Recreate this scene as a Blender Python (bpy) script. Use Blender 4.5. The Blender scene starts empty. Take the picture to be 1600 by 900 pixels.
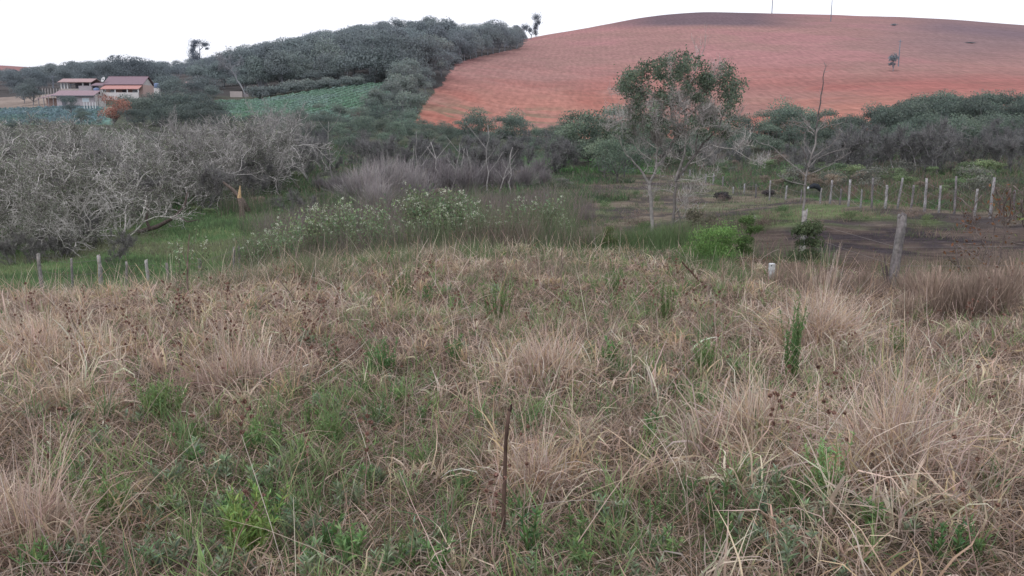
import bpy, math, random
import numpy as np
from mathutils import Matrix, Vector
PI = math.pi
scene = bpy.context.scene
COL = scene.collection
EYE = 1.6; F = 1331.0; PITCH = math.radians(10.65)
CP, SP = math.cos(PITCH), math.sin(PITCH)
RS = np.random.RandomState(7)

def lin(r, g, b):
    f = lambda v: ((v/255+0.055)/1.055)**2.4 if v > 10 else v/255/12.92
    c = np.array([f(r), f(g), f(b)]); m = c@np.array([.3, .55, .15])
    return m+(c-m)*.87

# ------------------------------------------------------------------ noise
def _h(ix, iy, seed):
    n = (ix.astype(np.int64)*374761393 + iy.astype(np.int64)*668265263 + seed*1442695041) & 0xffffffff
    n = ((n ^ (n >> 13))*1274126177) & 0xffffffff
    return ((n ^ (n >> 16)) & 0xffff)/65535.0
def vnoise(x, y, s, seed=0):
    x = np.asarray(x, float)/s; y = np.asarray(y, float)/s
    ix = np.floor(x); iy = np.floor(y); fx = x-ix; fy = y-iy
    fx = fx*fx*(3-2*fx); fy = fy*fy*(3-2*fy)
    a = _h(ix, iy, seed); b = _h(ix+1, iy, seed); c = _h(ix, iy+1, seed); d = _h(ix+1, iy+1, seed)
    return (a*(1-fx)+b*fx)*(1-fy)+(c*(1-fx)+d*fx)*fy
def fbm(x, y, s, seed=0, o=4):
    t = 0; a = 1; n = 0
    for i in range(o):
        t = t+a*vnoise(x, y, s, seed+i*17); n += a; a *= .5; s *= .5
    return t/n
def sstep(a, b, v):
    t = np.clip((v-a)/(b-a), 0, 1); return t*t*(3-2*t)

# ------------------------------------------------------------------ terrain heights (surveyed control points)
def zc(py, Y):
    v = (450-py)/F
    return EYE+Y*(v*CP-SP)/(CP+v*SP)
CTRL = []
def row(Y, cols, vals, kind):
    for px, v in zip(cols, vals):
        z = zc(v, Y) if kind == 'py' else v
        depth = Y*CP-(z-EYE)*SP
        CTRL.append(((px-800)/F*depth, Y, z))
C9 = [-400, -150, 0, 200, 400, 600, 800, 1000, 1200, 1400, 1600, 1800, 2050]
row(0.5, [-400, 0, 800, 1600, 2000], [-.03]*5, 'z')
row(2.5, C9[::2], [-.22]*7, 'z')
row(5, C9[::2], [-.48, -.47, -.44, -.42, -.42, -.45, -.45], 'z')
row(10, C9, [-1.05, -1.03, -1.0, -.97, -.9, -.86, -.84, -.86, -.93, -.98, -.93, -.93, -.93], 'z')
row(17, C9, [-1.9, -1.85, -1.82, -1.76, -1.5, -1.42, -1.38, -1.4, -1.5, -1.66, -1.6, -1.6, -1.6], 'z')
row(21, C9, [-2.8, -2.75, -2.7, -2.6, -1.95, -1.72, -1.68, -1.72, -1.78, -1.85, -1.8, -1.8, -1.8], 'z')
row(25, C9, [-3.3, -3.3, -3.25, -3.2, -2.8, -2.2, -2.0, -2.05, -1.98, -1.92, -1.9, -1.9, -1.9], 'z')
row(32, C9, [-3.5, -3.5, -3.5, -3.4, -3.3, -3.1, -2.85, -2.35, -1.95, -1.8, -1.8, -1.8, -1.8], 'z')
row(45, C9, [-3.6, -3.5, -3.5, -3.4, -3.25, -3.15, -3.0, -2.65, -2.5, -2.1, -2.0, -1.9, -1.9], 'z')
row(60, C9, [-3.3, -3.2, -3.2, -3.1, -3.0, -2.9, -2.8, -2.95, -2.85, -2.0, -1.7, -1.6, -1.6], 'z')
row(85, C9, [-1.8, -1.9, -2.0, -2.1, -2.4, -2.5, -2.6, -2.9, -2.7, -1.8, -1.2, -1, -1], 'z')
row(120, C9, [.4, .2, 0, .3, -.5, -1.0, -1.8, -2.1, -1.6, -.4, .5, .8, 1], 'z')
row(170, C9, [185, 184, 183, 184, 186, 186, 208, 211, 200, 190, 185, 183, 180], 'py')
row(230, C9, [160, 160, 160, 150, 158, 139, 178, 181, 171, 161, 156, 152, 150], 'py')
row(320, C9, [134, 133, 132, 131, 122, 100, 117, 120, 113, 106, 107, 106, 106], 'py')
row(450, C9, [125, 124, 122, 118, 88, 60, 74, 64, 56, 53, 62, 68, 74], 'py')
row(620, [-400, -150, 0, 200, 400, 600, 720, 800, 830, 900, 1000, 1100, 1200, 1300, 1400, 1500, 1600, 1800, 2050],
    [102, 102, 102, 112, 100, 78, 74, 68, 60, 47, 28, 19, 21, 23.5, 27, 32, 40, 52, 64], 'py')
row(900, C9, [128, 128, 128, 130, 130, 118, 100, 80, 68, 72, 82, 90, 100], 'py')
row(1500, C9, [165]*13, 'py')
CT = np.array(CTRL)
def feat(x, y):
    yc = np.maximum(y, 0.3)
    a = np.clip(x/(yc+3), -1.1, 1.1)
    return a*2.6, np.log(yc+5), yc
def _phi(r2): return np.where(r2 < 1e-12, 0, 0.5*r2*np.log(r2+1e-12))
_a, _l, _y = feat(CT[:, 0], CT[:, 1])
_q = CT[:, 2]/(_y+5)
n_ = len(CT)
K = _phi((_a[:, None]-_a)**2+(_l[:, None]-_l)**2)+np.eye(n_)*1e-4
Pm = np.stack([np.ones(n_), _a, _l], 1)
A_ = np.zeros((n_+3, n_+3)); A_[:n_, :n_] = K; A_[:n_, n_:] = Pm; A_[n_:, :n_] = Pm.T
W_ = np.linalg.solve(A_, np.concatenate([_q, np.zeros(3)]))
def hraw(x, y):
    x = np.atleast_1d(np.asarray(x, float)); y = np.atleast_1d(np.asarray(y, float))
    out = np.zeros(len(x))
    for i in range(0, len(x), 40000):
        a, l, yc = feat(x[i:i+40000], y[i:i+40000])
        k = _phi((a[:, None]-_a)**2+(l[:, None]-_l)**2)
        out[i:i+40000] = (k@W_[:n_]+W_[n_]+W_[n_+1]*a+W_[n_+2]*l)*(yc+5)
    return out
def h(x, y):
    z = hraw(x, y)
    x = np.atleast_1d(np.asarray(x, float)); y = np.atleast_1d(np.asarray(y, float))
    r = np.hypot(x, y)
    near = 1-sstep(18, 26, r)
    z = z+near*((fbm(x, y, 2.2, 3)-.5)*.26+(fbm(x, y, .5, 9, 2)-.5)*.06)*sstep(.5, 3, r)
    yz = sstep(20, 23, r)*(1-sstep(60, 80, r))*(x > 0)
    z = z+yz*((fbm(x, y, 1.6, 23, 3)-.5)*.26)
    mid = sstep(20, 30, r)*(1-sstep(100, 160, r))
    z = z+mid*(fbm(x, y, 5, 21)-.5)*.35
    far = sstep(140, 240, r)
    z = z+far*(fbm(x, y, 60, 31)-.5)*1.2
    return z
def project(x, y, z):
    dz = z-EYE; d = y*CP-dz*SP; u = y*SP+dz*CP
    d = np.where(np.abs(d) < .05, .05, d)
    return 800+F*x/d, 450-F*u/d
def at(px, Y, lift=0):
    z = -1.0
    for _ in range(5):
        x = (px-800)/F*(Y*CP-(z-EYE)*SP); z = float(h(x, Y)[0])
    return Vector((x, Y, z+lift))
def z_at(py, Y): return zc(py, Y)
_YS = np.exp(np.linspace(math.log(2.5), math.log(640), 700))
def gY(px, py, y0=2.5, y1=640):
    Y = _YS[(_YS >= y0) & (_YS <= y1)]
    z = np.full(len(Y), -1.0)
    for _ in range(3):
        x = (px-800)/F*(Y*CP-(z-EYE)*SP); z = h(x, Y)
    _, p = project(x, Y, z)
    k = np.where(p <= py)[0]
    return float(Y[k[0]]) if len(k) else float(Y[np.argmin(np.abs(p-py))])
def gpt(px, py, y0=2.5, y1=640):
    return at(px, gY(px, py, y0, y1))

# ------------------------------------------------------------------ mesh builder
class MB:
    def __init__(s): s.v = []; s.f4 = []; s.f3 = []; s.c = []; s.n = 0
    def add(s, v, q=None, t=None, c=(1, 1, 1)):
        v = np.asarray(v, float).reshape(-1, 3)
        if not len(v): return
        s.v.append(v)
        if q is not None and len(q): s.f4.append(np.asarray(q, int).reshape(-1, 4)+s.n)
        if t is not None and len(t): s.f3.append(np.asarray(t, int).reshape(-1, 3)+s.n)
        c = np.asarray(c, float)
        if c.ndim == 1: c = np.tile(c, (len(v), 1))
        s.c.append(c); s.n += len(v)
    def box(s, x0, x1, y0, y1, z0, z1, c=(1, 1, 1), M=None):
        v = np.array([(x, y, z) for z in (z0, z1) for y in (y0, y1) for x in (x0, x1)], float)
        if M is not None: v = np.array([M@Vector(p) for p in v])
        s.add(v, [(0, 2, 3, 1), (4, 5, 7, 6), (0, 1, 5, 4), (2, 6, 7, 3), (0, 4, 6, 2), (1, 3, 7, 5)], None, c)
    def tube(s, P, R, sides=5, c=(1, 1, 1), cap=True):
        P = np.asarray(P, float); n = len(P); R = np.asarray(R, float)
        T = np.gradient(P, axis=0); T /= np.linalg.norm(T, axis=1)[:, None]+1e-9
        ref = np.array([0.31, 0.92, 0.17]) if abs(T[0][1]) < .8 else np.array([.9, .1, .3])
        U = np.cross(T, ref); U /= np.linalg.norm(U, axis=1)[:, None]+1e-9
        V = np.cross(T, U)
        a = np.arange(sides)*2*PI/sides
        vv = P[:, None]+R[:, None, None]*(np.cos(a)[None, :, None]*U[:, None]+np.sin(a)[None, :, None]*V[:, None])
        i = np.arange(n-1)[:, None]*sides; j = np.arange(sides)[None]; k = (j+1) % sides
        q = np.stack([i+j, i+k, i+sides+k, i+sides+j], -1).reshape(-1, 4)
        vv = vv.reshape(-1, 3); t = None
        if cap:
            vv = np.concatenate([vv, P[-1:]]); m = (n-1)*sides
            t = [(m+a_, m+(a_+1) % sides, n*sides) for a_ in range(sides)]
        s.add(vv, q, t, c)
    def build(s, name, mat, parent=None, smooth=False, loc=None):
        me = bpy.data.meshes.new(name)
        v = np.concatenate(s.v); nv = len(v)
        f4 = np.concatenate(s.f4) if s.f4 else np.zeros((0, 4), int)
        f3 = np.concatenate(s.f3) if s.f3 else np.zeros((0, 3), int)
        li = np.concatenate([f4.ravel(), f3.ravel()])
        st = np.concatenate([np.arange(len(f4))*4, len(f4)*4+np.arange(len(f3))*3])
        me.vertices.add(nv); me.vertices.foreach_set('co', v.astype(np.float32).ravel())
        me.loops.add(len(li)); me.loops.foreach_set('vertex_index', li.astype(np.int32))
        me.polygons.add(len(st)); me.polygons.foreach_set('loop_start', st.astype(np.int32))
        if smooth: me.polygons.foreach_set('use_smooth', np.ones(len(st), bool))
        else: me.polygons.foreach_set('use_smooth', np.zeros(len(st), bool))
        at_ = me.attributes.new('Col', 'FLOAT_COLOR', 'POINT')
        c = np.concatenate(s.c); c4 = np.ones((nv, 4), np.float32); c4[:, :3] = c
        at_.data.foreach_set('color', c4.ravel())
        me.update(calc_edges=True)
        me.materials.append(mat)
        o = bpy.data.objects.new(name, me); COL.objects.link(o)
        if parent is not None: o.parent = parent
        if loc is not None: o.location = loc
        return o

def tag(o, label=None, cat=None, group=None, kind=None):
    if label: o['label'] = label
    if cat: o['category'] = cat
    if group: o['group'] = group
    if kind: o['kind'] = kind
    return o
def empty(name, loc=(0, 0, 0), rz=0):
    o = bpy.data.objects.new(name, None); COL.objects.link(o)
    o.location = loc; o.rotation_euler = (0, 0, rz); o.empty_display_size = .2
    return o
def copy_tree(o, parent=None):
    c = o.copy(); COL.objects.link(c); c.parent = parent
    for ch in KIDS.get(o.name, [x for x in o.children]): copy_tree(ch, c)
    return c
KIDS = {}

# ------------------------------------------------------------------ materials
def newmat(name):
    m = bpy.data.materials.new(name); m.use_nodes = True
    nt = m.node_tree; nt.nodes.clear(); return m, nt
def N(nt, t, **kw):
    n = nt.nodes.new(t)
    for k, v in kw.items():
        if isinstance(k, str) and k.startswith('i_'): n.inputs[k[2:].replace('_', ' ')].default_value = v
        else: setattr(n, k, v)
    return n
def painted_haze(nt, col, hi=.66, c=(.262, .295, .352, 1)):  # distance haze painted into the base colour, growing away from the origin
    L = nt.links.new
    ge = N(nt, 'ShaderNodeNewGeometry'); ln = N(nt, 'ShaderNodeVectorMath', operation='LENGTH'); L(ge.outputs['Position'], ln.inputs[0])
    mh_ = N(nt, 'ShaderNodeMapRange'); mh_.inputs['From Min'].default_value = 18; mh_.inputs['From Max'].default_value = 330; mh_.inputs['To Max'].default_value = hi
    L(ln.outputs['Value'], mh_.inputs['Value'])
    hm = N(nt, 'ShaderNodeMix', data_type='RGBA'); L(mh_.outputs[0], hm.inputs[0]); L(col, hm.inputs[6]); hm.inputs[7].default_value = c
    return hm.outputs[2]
def vegmat(name, transl=.3, objvar=.25, noise=0, rough=.8, hue=.0):
    m, nt = newmat(name); L = nt.links.new
    a = N(nt, 'ShaderNodeAttribute', attribute_name='Col')
    oi = N(nt, 'ShaderNodeObjectInfo')
    mr = N(nt, 'ShaderNodeMapRange'); mr.inputs['To Min'].default_value = 1-objvar; mr.inputs['To Max'].default_value = 1+objvar
    L(oi.outputs['Random'], mr.inputs['Value'])
    hs = N(nt, 'ShaderNodeHueSaturation')
    L(a.outputs['Color'], hs.inputs['Color']); L(mr.outputs[0], hs.inputs['Value'])
    if hue:
        mh = N(nt, 'ShaderNodeMapRange'); mh.inputs['To Min'].default_value = .5-hue; mh.inputs['To Max'].default_value = .5+hue
        ml = N(nt, 'ShaderNodeMath', operation='FRACT'); mm = N(nt, 'ShaderNodeMath', operation='MULTIPLY'); mm.inputs[1].default_value = 7.31
        L(oi.outputs['Random'], mm.inputs[0]); L(mm.outputs[0], ml.inputs[0]); L(ml.outputs[0], mh.inputs['Value']); L(mh.outputs[0], hs.inputs['Hue'])
    col = hs.outputs['Color']
    if noise:
        tc = N(nt, 'ShaderNodeTexCoord'); nz = N(nt, 'ShaderNodeTexNoise'); nz.inputs['Scale'].default_value = noise; nz.inputs['Detail'].default_value = 6
        L(tc.outputs['Object'], nz.inputs['Vector'])
        m2 = N(nt, 'ShaderNodeMapRange'); m2.inputs['From Min'].default_value = .3; m2.inputs['From Max'].default_value = .7
        m2.inputs['To Min'].default_value = .6; m2.inputs['To Max'].default_value = 1.35
        L(nz.outputs['Fac'], m2.inputs['Value'])
        vm = N(nt, 'ShaderNodeVectorMath', operation='SCALE'); L(col, vm.inputs[0]); L(m2.outputs[0], vm.inputs['Scale']); col = vm.outputs[0]
    col = painted_haze(nt, col)
    d = N(nt, 'ShaderNodeBsdfDiffuse'); L(col, d.inputs['Color'])
    o = N(nt, 'ShaderNodeOutputMaterial')
    if transl:
        t = N(nt, 'ShaderNodeBsdfTranslucent'); L(col, t.inputs['Color'])
        mx = N(nt, 'ShaderNodeMixShader'); mx.inputs[0].default_value = transl
        L(d.outputs[0], mx.inputs[1]); L(t.outputs[0], mx.inputs[2]); L(mx.outputs[0], o.inputs['Surface'])
    else: L(d.outputs[0], o.inputs['Surface'])
    return m
def solid(name, colr, rough=.8, nscale=8, var=.25, bump=0, stretch=(1, 1, 1), wave=None):
    m, nt = newmat(name); L = nt.links.new
    tc = N(nt, 'ShaderNodeTexCoord'); mp = N(nt, 'ShaderNodeMapping'); mp.inputs['Scale'].default_value = stretch
    L(tc.outputs['Object'], mp.inputs['Vector'])
    nz = N(nt, 'ShaderNodeTexNoise'); nz.inputs['Scale'].default_value = nscale; nz.inputs['Detail'].default_value = 8; nz.inputs['Roughness'].default_value = .65
    L(mp.outputs[0], nz.inputs['Vector'])
    mr = N(nt, 'ShaderNodeMapRange'); mr.inputs['From Min'].default_value = .25; mr.inputs['From Max'].default_value = .75
    mr.inputs['To Min'].default_value = 1-var; mr.inputs['To Max'].default_value = 1+var
    L(nz.outputs['Fac'], mr.inputs['Value'])
    fac = mr.outputs[0]; hgt = nz.outputs['Fac']
    if wave:
        wv = N(nt, 'ShaderNodeTexWave', bands_direction=wave[0]); wv.inputs['Scale'].default_value = wave[1]; wv.inputs['Distortion'].default_value = .3
        L(tc.outputs['Object'], wv.inputs['Vector'])
        m3 = N(nt, 'ShaderNodeMapRange'); m3.inputs['To Min'].default_value = 1-wave[2]; m3.inputs['To Max'].default_value = 1
        L(wv.outputs['Fac'], m3.inputs['Value'])
        mu = N(nt, 'ShaderNodeMath', operation='MULTIPLY'); L(fac, mu.inputs[0]); L(m3.outputs[0], mu.inputs[1]); fac = mu.outputs[0]
    vm = N(nt, 'ShaderNodeVectorMath', operation='SCALE'); vm.inputs[0].default_value = tuple(colr); L(fac, vm.inputs['Scale'])
    b = N(nt, 'ShaderNodeBsdfPrincipled'); b.inputs['Roughness'].default_value = rough; b.inputs['Specular IOR Level'].default_value = .2
    L(painted_haze(nt, vm.outputs[0], .42, (.34, .35, .42, 1)), b.inputs['Base Color'])
    if bump:
        bp = N(nt, 'ShaderNodeBump'); bp.inputs['Strength'].default_value = bump; bp.inputs['Distance'].default_value = .02
        L(hgt, bp.inputs['Height']); L(bp.outputs[0], b.inputs['Normal'])
    o = N(nt, 'ShaderNodeOutputMaterial'); L(b.outputs[0], o.inputs['Surface'])
    return m
def groundmat(name, scales, amp, bump, bdist, streak=None, furrow=None):
    m, nt = newmat(name); L = nt.links.new
    a = N(nt, 'ShaderNodeAttribute', attribute_name='Col'); g = N(nt, 'ShaderNodeNewGeometry')
    fac = None; hsum = None
    for sc in scales:
        nz = N(nt, 'ShaderNodeTexNoise'); nz.inputs['Scale'].default_value = sc; nz.inputs['Detail'].default_value = 8; nz.inputs['Roughness'].default_value = .7
        L(g.outputs['Position'], nz.inputs['Vector'])
        mr = N(nt, 'ShaderNodeMapRange'); mr.inputs['From Min'].default_value = .3; mr.inputs['From Max'].default_value = .7
        mr.inputs['To Min'].default_value = 1-amp; mr.inputs['To Max'].default_value = 1+amp
        L(nz.outputs['Fac'], mr.inputs['Value'])
        if fac is None: fac = mr.outputs[0]; hsum = nz.outputs['Fac']
        else:
            mu = N(nt, 'ShaderNodeMath', operation='MULTIPLY'); L(fac, mu.inputs[0]); L(mr.outputs[0], mu.inputs[1]); fac = mu.outputs[0]
            ad = N(nt, 'ShaderNodeMath', operation='ADD'); L(hsum, ad.inputs[0]); L(nz.outputs['Fac'], ad.inputs[1]); hsum = ad.outputs[0]
    for st in (streak or []):
        mp = N(nt, 'ShaderNodeMapping'); mp.inputs['Scale'].default_value = st[0]; mp.inputs['Rotation'].default_value = (0, 0, st[2]); L(g.outputs['Position'], mp.inputs['Vector'])
        nz = N(nt, 'ShaderNodeTexNoise'); nz.inputs['Scale'].default_value = 1; nz.inputs['Detail'].default_value = 3; L(mp.outputs[0], nz.inputs['Vector'])
        mr = N(nt, 'ShaderNodeMapRange'); mr.inputs['From Min'].default_value = .35; mr.inputs['From Max'].default_value = .65
        mr.inputs['To Min'].default_value = 1-st[1]; mr.inputs['To Max'].default_value = 1+st[1]; L(nz.outputs['Fac'], mr.inputs['Value'])
        mu = N(nt, 'ShaderNodeMath', operation='MULTIPLY'); L(fac, mu.inputs[0]); L(mr.outputs[0], mu.inputs[1]); fac = mu.outputs[0]
    for (sc, am, rot, dist) in (furrow or []):
        mp = N(nt, 'ShaderNodeMapping'); mp.inputs['Rotation'].default_value = (0, 0, rot); L(g.outputs['Position'], mp.inputs['Vector'])
        wv = N(nt, 'ShaderNodeTexWave', bands_direction='X'); wv.inputs['Scale'].default_value = sc; wv.inputs['Distortion'].default_value = dist; wv.inputs['Detail'].default_value = 3; wv.inputs['Detail Scale'].default_value = .6
        L(mp.outputs[0], wv.inputs['Vector'])
        mr = N(nt, 'ShaderNodeMapRange'); mr.inputs['To Min'].default_value = 1-am; mr.inputs['To Max'].default_value = 1+am*.7; L(wv.outputs['Fac'], mr.inputs['Value'])
        mu = N(nt, 'ShaderNodeMath', operation='MULTIPLY'); L(fac, mu.inputs[0]); L(mr.outputs[0], mu.inputs[1]); fac = mu.outputs[0]
    vm = N(nt, 'ShaderNodeVectorMath', operation='SCALE'); L(a.outputs['Color'], vm.inputs[0]); L(fac, vm.inputs['Scale'])
    b = N(nt, 'ShaderNodeBsdfDiffuse'); L(painted_haze(nt, vm.outputs[0], .22, (.27, .20, .22, 1)), b.inputs['Color'])
    bp = N(nt, 'ShaderNodeBump'); bp.inputs['Strength'].default_value = bump; bp.inputs['Distance'].default_value = bdist
    L(hsum, bp.inputs['Height']); L(bp.outputs[0], b.inputs['Normal'])
    o = N(nt, 'ShaderNodeOutputMaterial'); L(b.outputs[0], o.inputs['Surface'])
    return m
M_grass = vegmat('grass_blades', .35, 0)
M_leaf = vegmat('leaves', .3, .22, hue=.02)
M_far = vegmat('far_leaves', .25, .28, hue=.025)
M_wood = vegmat('wood_leaves', .2, .42, hue=.035)
M_bark = vegmat('pale_bark', 0, .15, noise=6)
M_bark2 = vegmat('brown_bark', 0, .15, noise=9)
M_twig = vegmat('twigs', .1, .15)
M_flower = vegmat('petals', .3, .05)
M_post = vegmat('weathered_wood', 0, .18, noise=14)

# ------------------------------------------------------------------ terrain mesh
def ground_colour(x, y, z):
    px, py = project(x, np.maximum(y, .5), z); Y = y
    n1 = fbm(x, y, 3, 5); n2 = fbm(x, y, 14, 6); n3 = fbm(x, y, 60, 8)
    c = np.tile(lin(92, 78, 68), (len(x), 1))
    mixc = lambda c, col, m: c*(1-m[:, None])+np.asarray(col)*m[:, None]
    reg = np.zeros(len(x), int)
    c = mixc(c, lin(70, 76, 50), sstep(.45, .6, n1)*.5)
    val = sstep(23.5, 27, Y)
    c = mixc(c, lin(70, 82, 58), val); c = mixc(c, lin(92, 84, 70), val*sstep(.45, .6, n1))
    c = mixc(c, lin(62, 100, 50), val*sstep(.5, .62, n2)*(Y < 110))
    reg[Y > 25] = 1
    # meadow, left
    me = sstep(500, 440, px)*sstep(21, 24, Y)*sstep(50, 46, Y+n1*6)
    c = mixc(c, lin(84, 108, 66), me); c = mixc(c, lin(104, 116, 76), me*sstep(.45, .6, n1))
    reg[me > .5] = 2
    # yard, right of centre
    yd = sstep(890, 930, px+(fbm(x, y, 6, 91)-.5)*330)*sstep(21.5, 23.5, Y)
    far_lim = np.interp(px, [880, 1080, 1150, 1200, 1300, 1500, 1700], [84, 84, 64, 58, 47, 37, 35])
    yd = yd*sstep(far_lim+1, far_lim-2, Y+(n1-.5)*3)
    soil = sstep(.42, .56, fbm(x, y, 4.5, 41))
    yc = np.tile(lin(104, 108, 84), (len(x), 1)); yc = mixc(yc, lin(116, 104, 92), soil*.9); yc = mixc(yc, lin(72, 68, 70), sstep(.5, .6, fbm(x, y, 1.3, 46))*.7)
    nearmud = sstep(1090, 1180, px+(n1-.5)*80)*sstep(31.5, 29.5, Y+(n1-.5)*3)
    yc = mixc(yc, lin(94, 82, 76), nearmud)
    dk = sstep(.5, .6, fbm(x*.6, y*1.3, 2.0, 43, 4))
    yc = mixc(yc, lin(60, 56, 62), dk*nearmud*.8)
    dk2 = sstep(.55, .64, fbm(x, y, 3, 44, 4))
    yc = mixc(yc, lin(72, 66, 68), dk2*(1-nearmud)*.8)
    gb = (1-nearmud)*sstep(44, 40, Y)*sstep(1100, 1180, px)
    yc = mixc(yc, lin(104, 124, 74), gb*(1-soil)*.6)
    c = c*(1-yd[:, None])+yc*yd[:, None]
    reg[yd > .5] = 3
    # bright grass strip behind yard
    bg = sstep(800, 860, px)*sstep(1030, 1000, px)*sstep(84, 86, Y)*sstep(104, 100, Y)
    c = mixc(c, lin(90, 132, 66), bg)
    hillm = sstep(110, 140, Y); c = mixc(c, lin(72, 82, 66), hillm)
    # forest floor
    ff = sstep(240, 255, Y)*(px < 840); c = mixc(c, lin(58, 66, 62), ff)
    reg[Y > 120] = 4
    # vegetable fields
    cab = (px > 345) & (px < 650) & (Y > 166) & (Y < np.interp(px, [345, 450, 620], [232, 236, 252]))
    cab2 = (px > -300) & (px < 175) & (Y > 150) & (Y < 198)
    rows = .5+.5*np.sin((x-0.22*y)*2*PI/2.6)
    cc = np.outer(1-rows*.5, lin(96, 132, 108))
    c[cab] = cc[cab]; reg[cab] = 5
    c2 = np.tile(lin(92, 130, 118), (len(x), 1)); c[cab2] = (c2*(.8+.4*n1)[:, None])[cab2]; reg[cab2] = 5
    # bare farmyard left
    fy = (px > -300) & (px < 90) & (Y >= 198) & (Y < 250)
    c[fy] = (np.outer(.8+.4*n1, lin(140, 128, 116)))[fy]
    # red hill
    bx = np.interp(py, [40, 58, 75, 85, 97, 130, 180, 206, 220], [840, 826, 812, 765, 716, 690, 655, 638, 630])
    jit = (fbm(x, y, 14, 51)-.5)*16+(fbm(x, y, 4, 52)-.5)*7
    base = np.interp(px, [600, 850, 1200, 1600], [166, 166, 150, 138])
    red = (px > bx+jit) & (Y > base+(n1-.5)*8)
    rc = np.tile(lin(170, 112, 94), (len(x), 1))
    up = sstep(175, 70, py)
    rc = rc*(1-up[:, None])+lin(163, 113, 110)*up[:, None]  # upper slope turned lilac: haze painted into the soil colour
    rc = mixc(rc, lin(150, 112, 102), sstep(.42, .62, fbm(x, y, 45, 53))*.75)
    rc = mixc(rc, lin(156, 82, 66), sstep(.5, .68, fbm(x, y, 25, 54))*.5*(1-up))
    strip = np.exp(-((px-1440)/330)**2)*np.exp(-((py-(132+(px-1440)*.0))/16)**2)
    rc = mixc(rc, lin(152, 82, 72), np.clip(strip, 0, 1)*.7)
    wd = sstep(.52, .62, fbm(x, y, 9, 55)); lowl = np.exp(-((px-740)/130)**2)*sstep(150, 190, py)
    rc = mixc(rc, lin(118, 108, 84), wd*np.clip(lowl*1.2+.12, 0, .8))
    top = np.exp(-(((px-1100)/130)**2))*sstep(43, 34, py-np.abs(px-1100)*.03)
    rc = mixc(rc, lin(88, 78, 86), np.clip(top*1.4, 0, 1)*.9)
    rt = sstep(1250, 1560, px+(n3-.5)*200)*sstep(112, 60, py)
    rc = mixc(rc, lin(124, 102, 102), rt*.9)
    rt2 = np.exp(-((py-(44+(px-1500)*.1))/9)**2)*sstep(1400, 1500, px)
    rc = mixc(rc, lin(104, 90, 100), np.clip(rt2, 0, 1)*.7)
    c[red] = rc[red]; reg[red] = 6
    lr = (px < 90) & (Y > 520); c[lr] = lin(146, 106, 102); reg[lr] = 6
    return c, reg
th_f = np.radians(np.arange(-36, 36.01, .1)); th_s = np.radians(np.arange(38, 86, 2.0)); th_b = np.radians(np.arange(90, 271, 6))
TH = np.concatenate([-th_s[::-1], th_f, th_s, th_b])   # angle from +Y
TH = np.sort(np.mod(TH, 2*PI))
RR = np.concatenate([np.exp(np.linspace(math.log(.6), math.log(130), 280))[:-1], np.exp(np.linspace(math.log(130), math.log(760), 330))[:-1], np.exp(np.linspace(math.log(760), math.log(1900), 20))])
tt, rr = np.meshgrid(TH, RR)
gx = (rr*np.sin(tt)).ravel(); gy = (rr*np.cos(tt)).ravel()
gz = h(gx, gy)
gx = np.append(gx, 0); gy = np.append(gy, 0); gz = np.append(gz, h(0, 0)[0])
gc, greg = ground_colour(gx, gy, gz)
nT = len(TH); nR = len(RR)
i = np.arange(nR-1)[:, None]*nT; j = np.arange(nT)[None]; k = (j+1) % nT
Q = np.stack([i+j, i+nT+j, i+nT+k, i+k], -1).reshape(-1, 4)[:, ::-1]
freg = greg[Q[:, 0]]
GV = np.stack([gx, gy, gz], 1)
mats = {0: groundmat('field_soil', [3, 25], .35, .6, .05), 1: groundmat('valley_soil', [.8, 6], .35, .6, .1),
        2: groundmat('meadow_turf', [1, 8], .25, .6, .1), 3: groundmat('yard_mud', [1.5, 9], .25, .9, .09, [((.5, 3.2, 1), .2, .1)]),
        4: groundmat('hillside_soil', [.08, .8], .3, .5, .5), 5: groundmat('crop_soil', [.3, 2], .25, .5, .3),
        6: groundmat('red_soil', [.05, .45, 2.2], .13, .6, .3, [((.07, .8, 1), .08, .05), ((.9, .03, 1), .12, .12), ((.35, 1.1, 1), .10, -.4)], [(.11, .045, .1, 5), (.035, .035, 1.5, 9)])}
names = {0: 'dry_field_ground', 1: 'valley_ground', 2: 'meadow_ground', 3: 'muddy_yard_ground', 4: 'hillside_ground', 5: 'vegetable_field_ground', 6: 'ploughed_red_hill'}
for r_ in names:
    q = Q[freg == r_]
    u, inv = np.unique(q.ravel(), return_inverse=True)
    mb = MB(); t = None
    vs = GV[u]; cs = gc[u]; q2 = inv.reshape(-1, 4)
    if r_ == 0:
        loc_ = {int(a): b for b, a in enumerate(u)}
        vs = np.concatenate([vs, GV[-1:]]); cs = np.concatenate([cs, gc[-1:]])
        t = [(loc_[(a+1) % nT], loc_[a], len(vs)-1) for a in range(nT)]
    mb.add(vs, q2, t, cs)
    o = mb.build(names[r_], mats[r_], smooth=True); tag(o, kind='structure')

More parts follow.
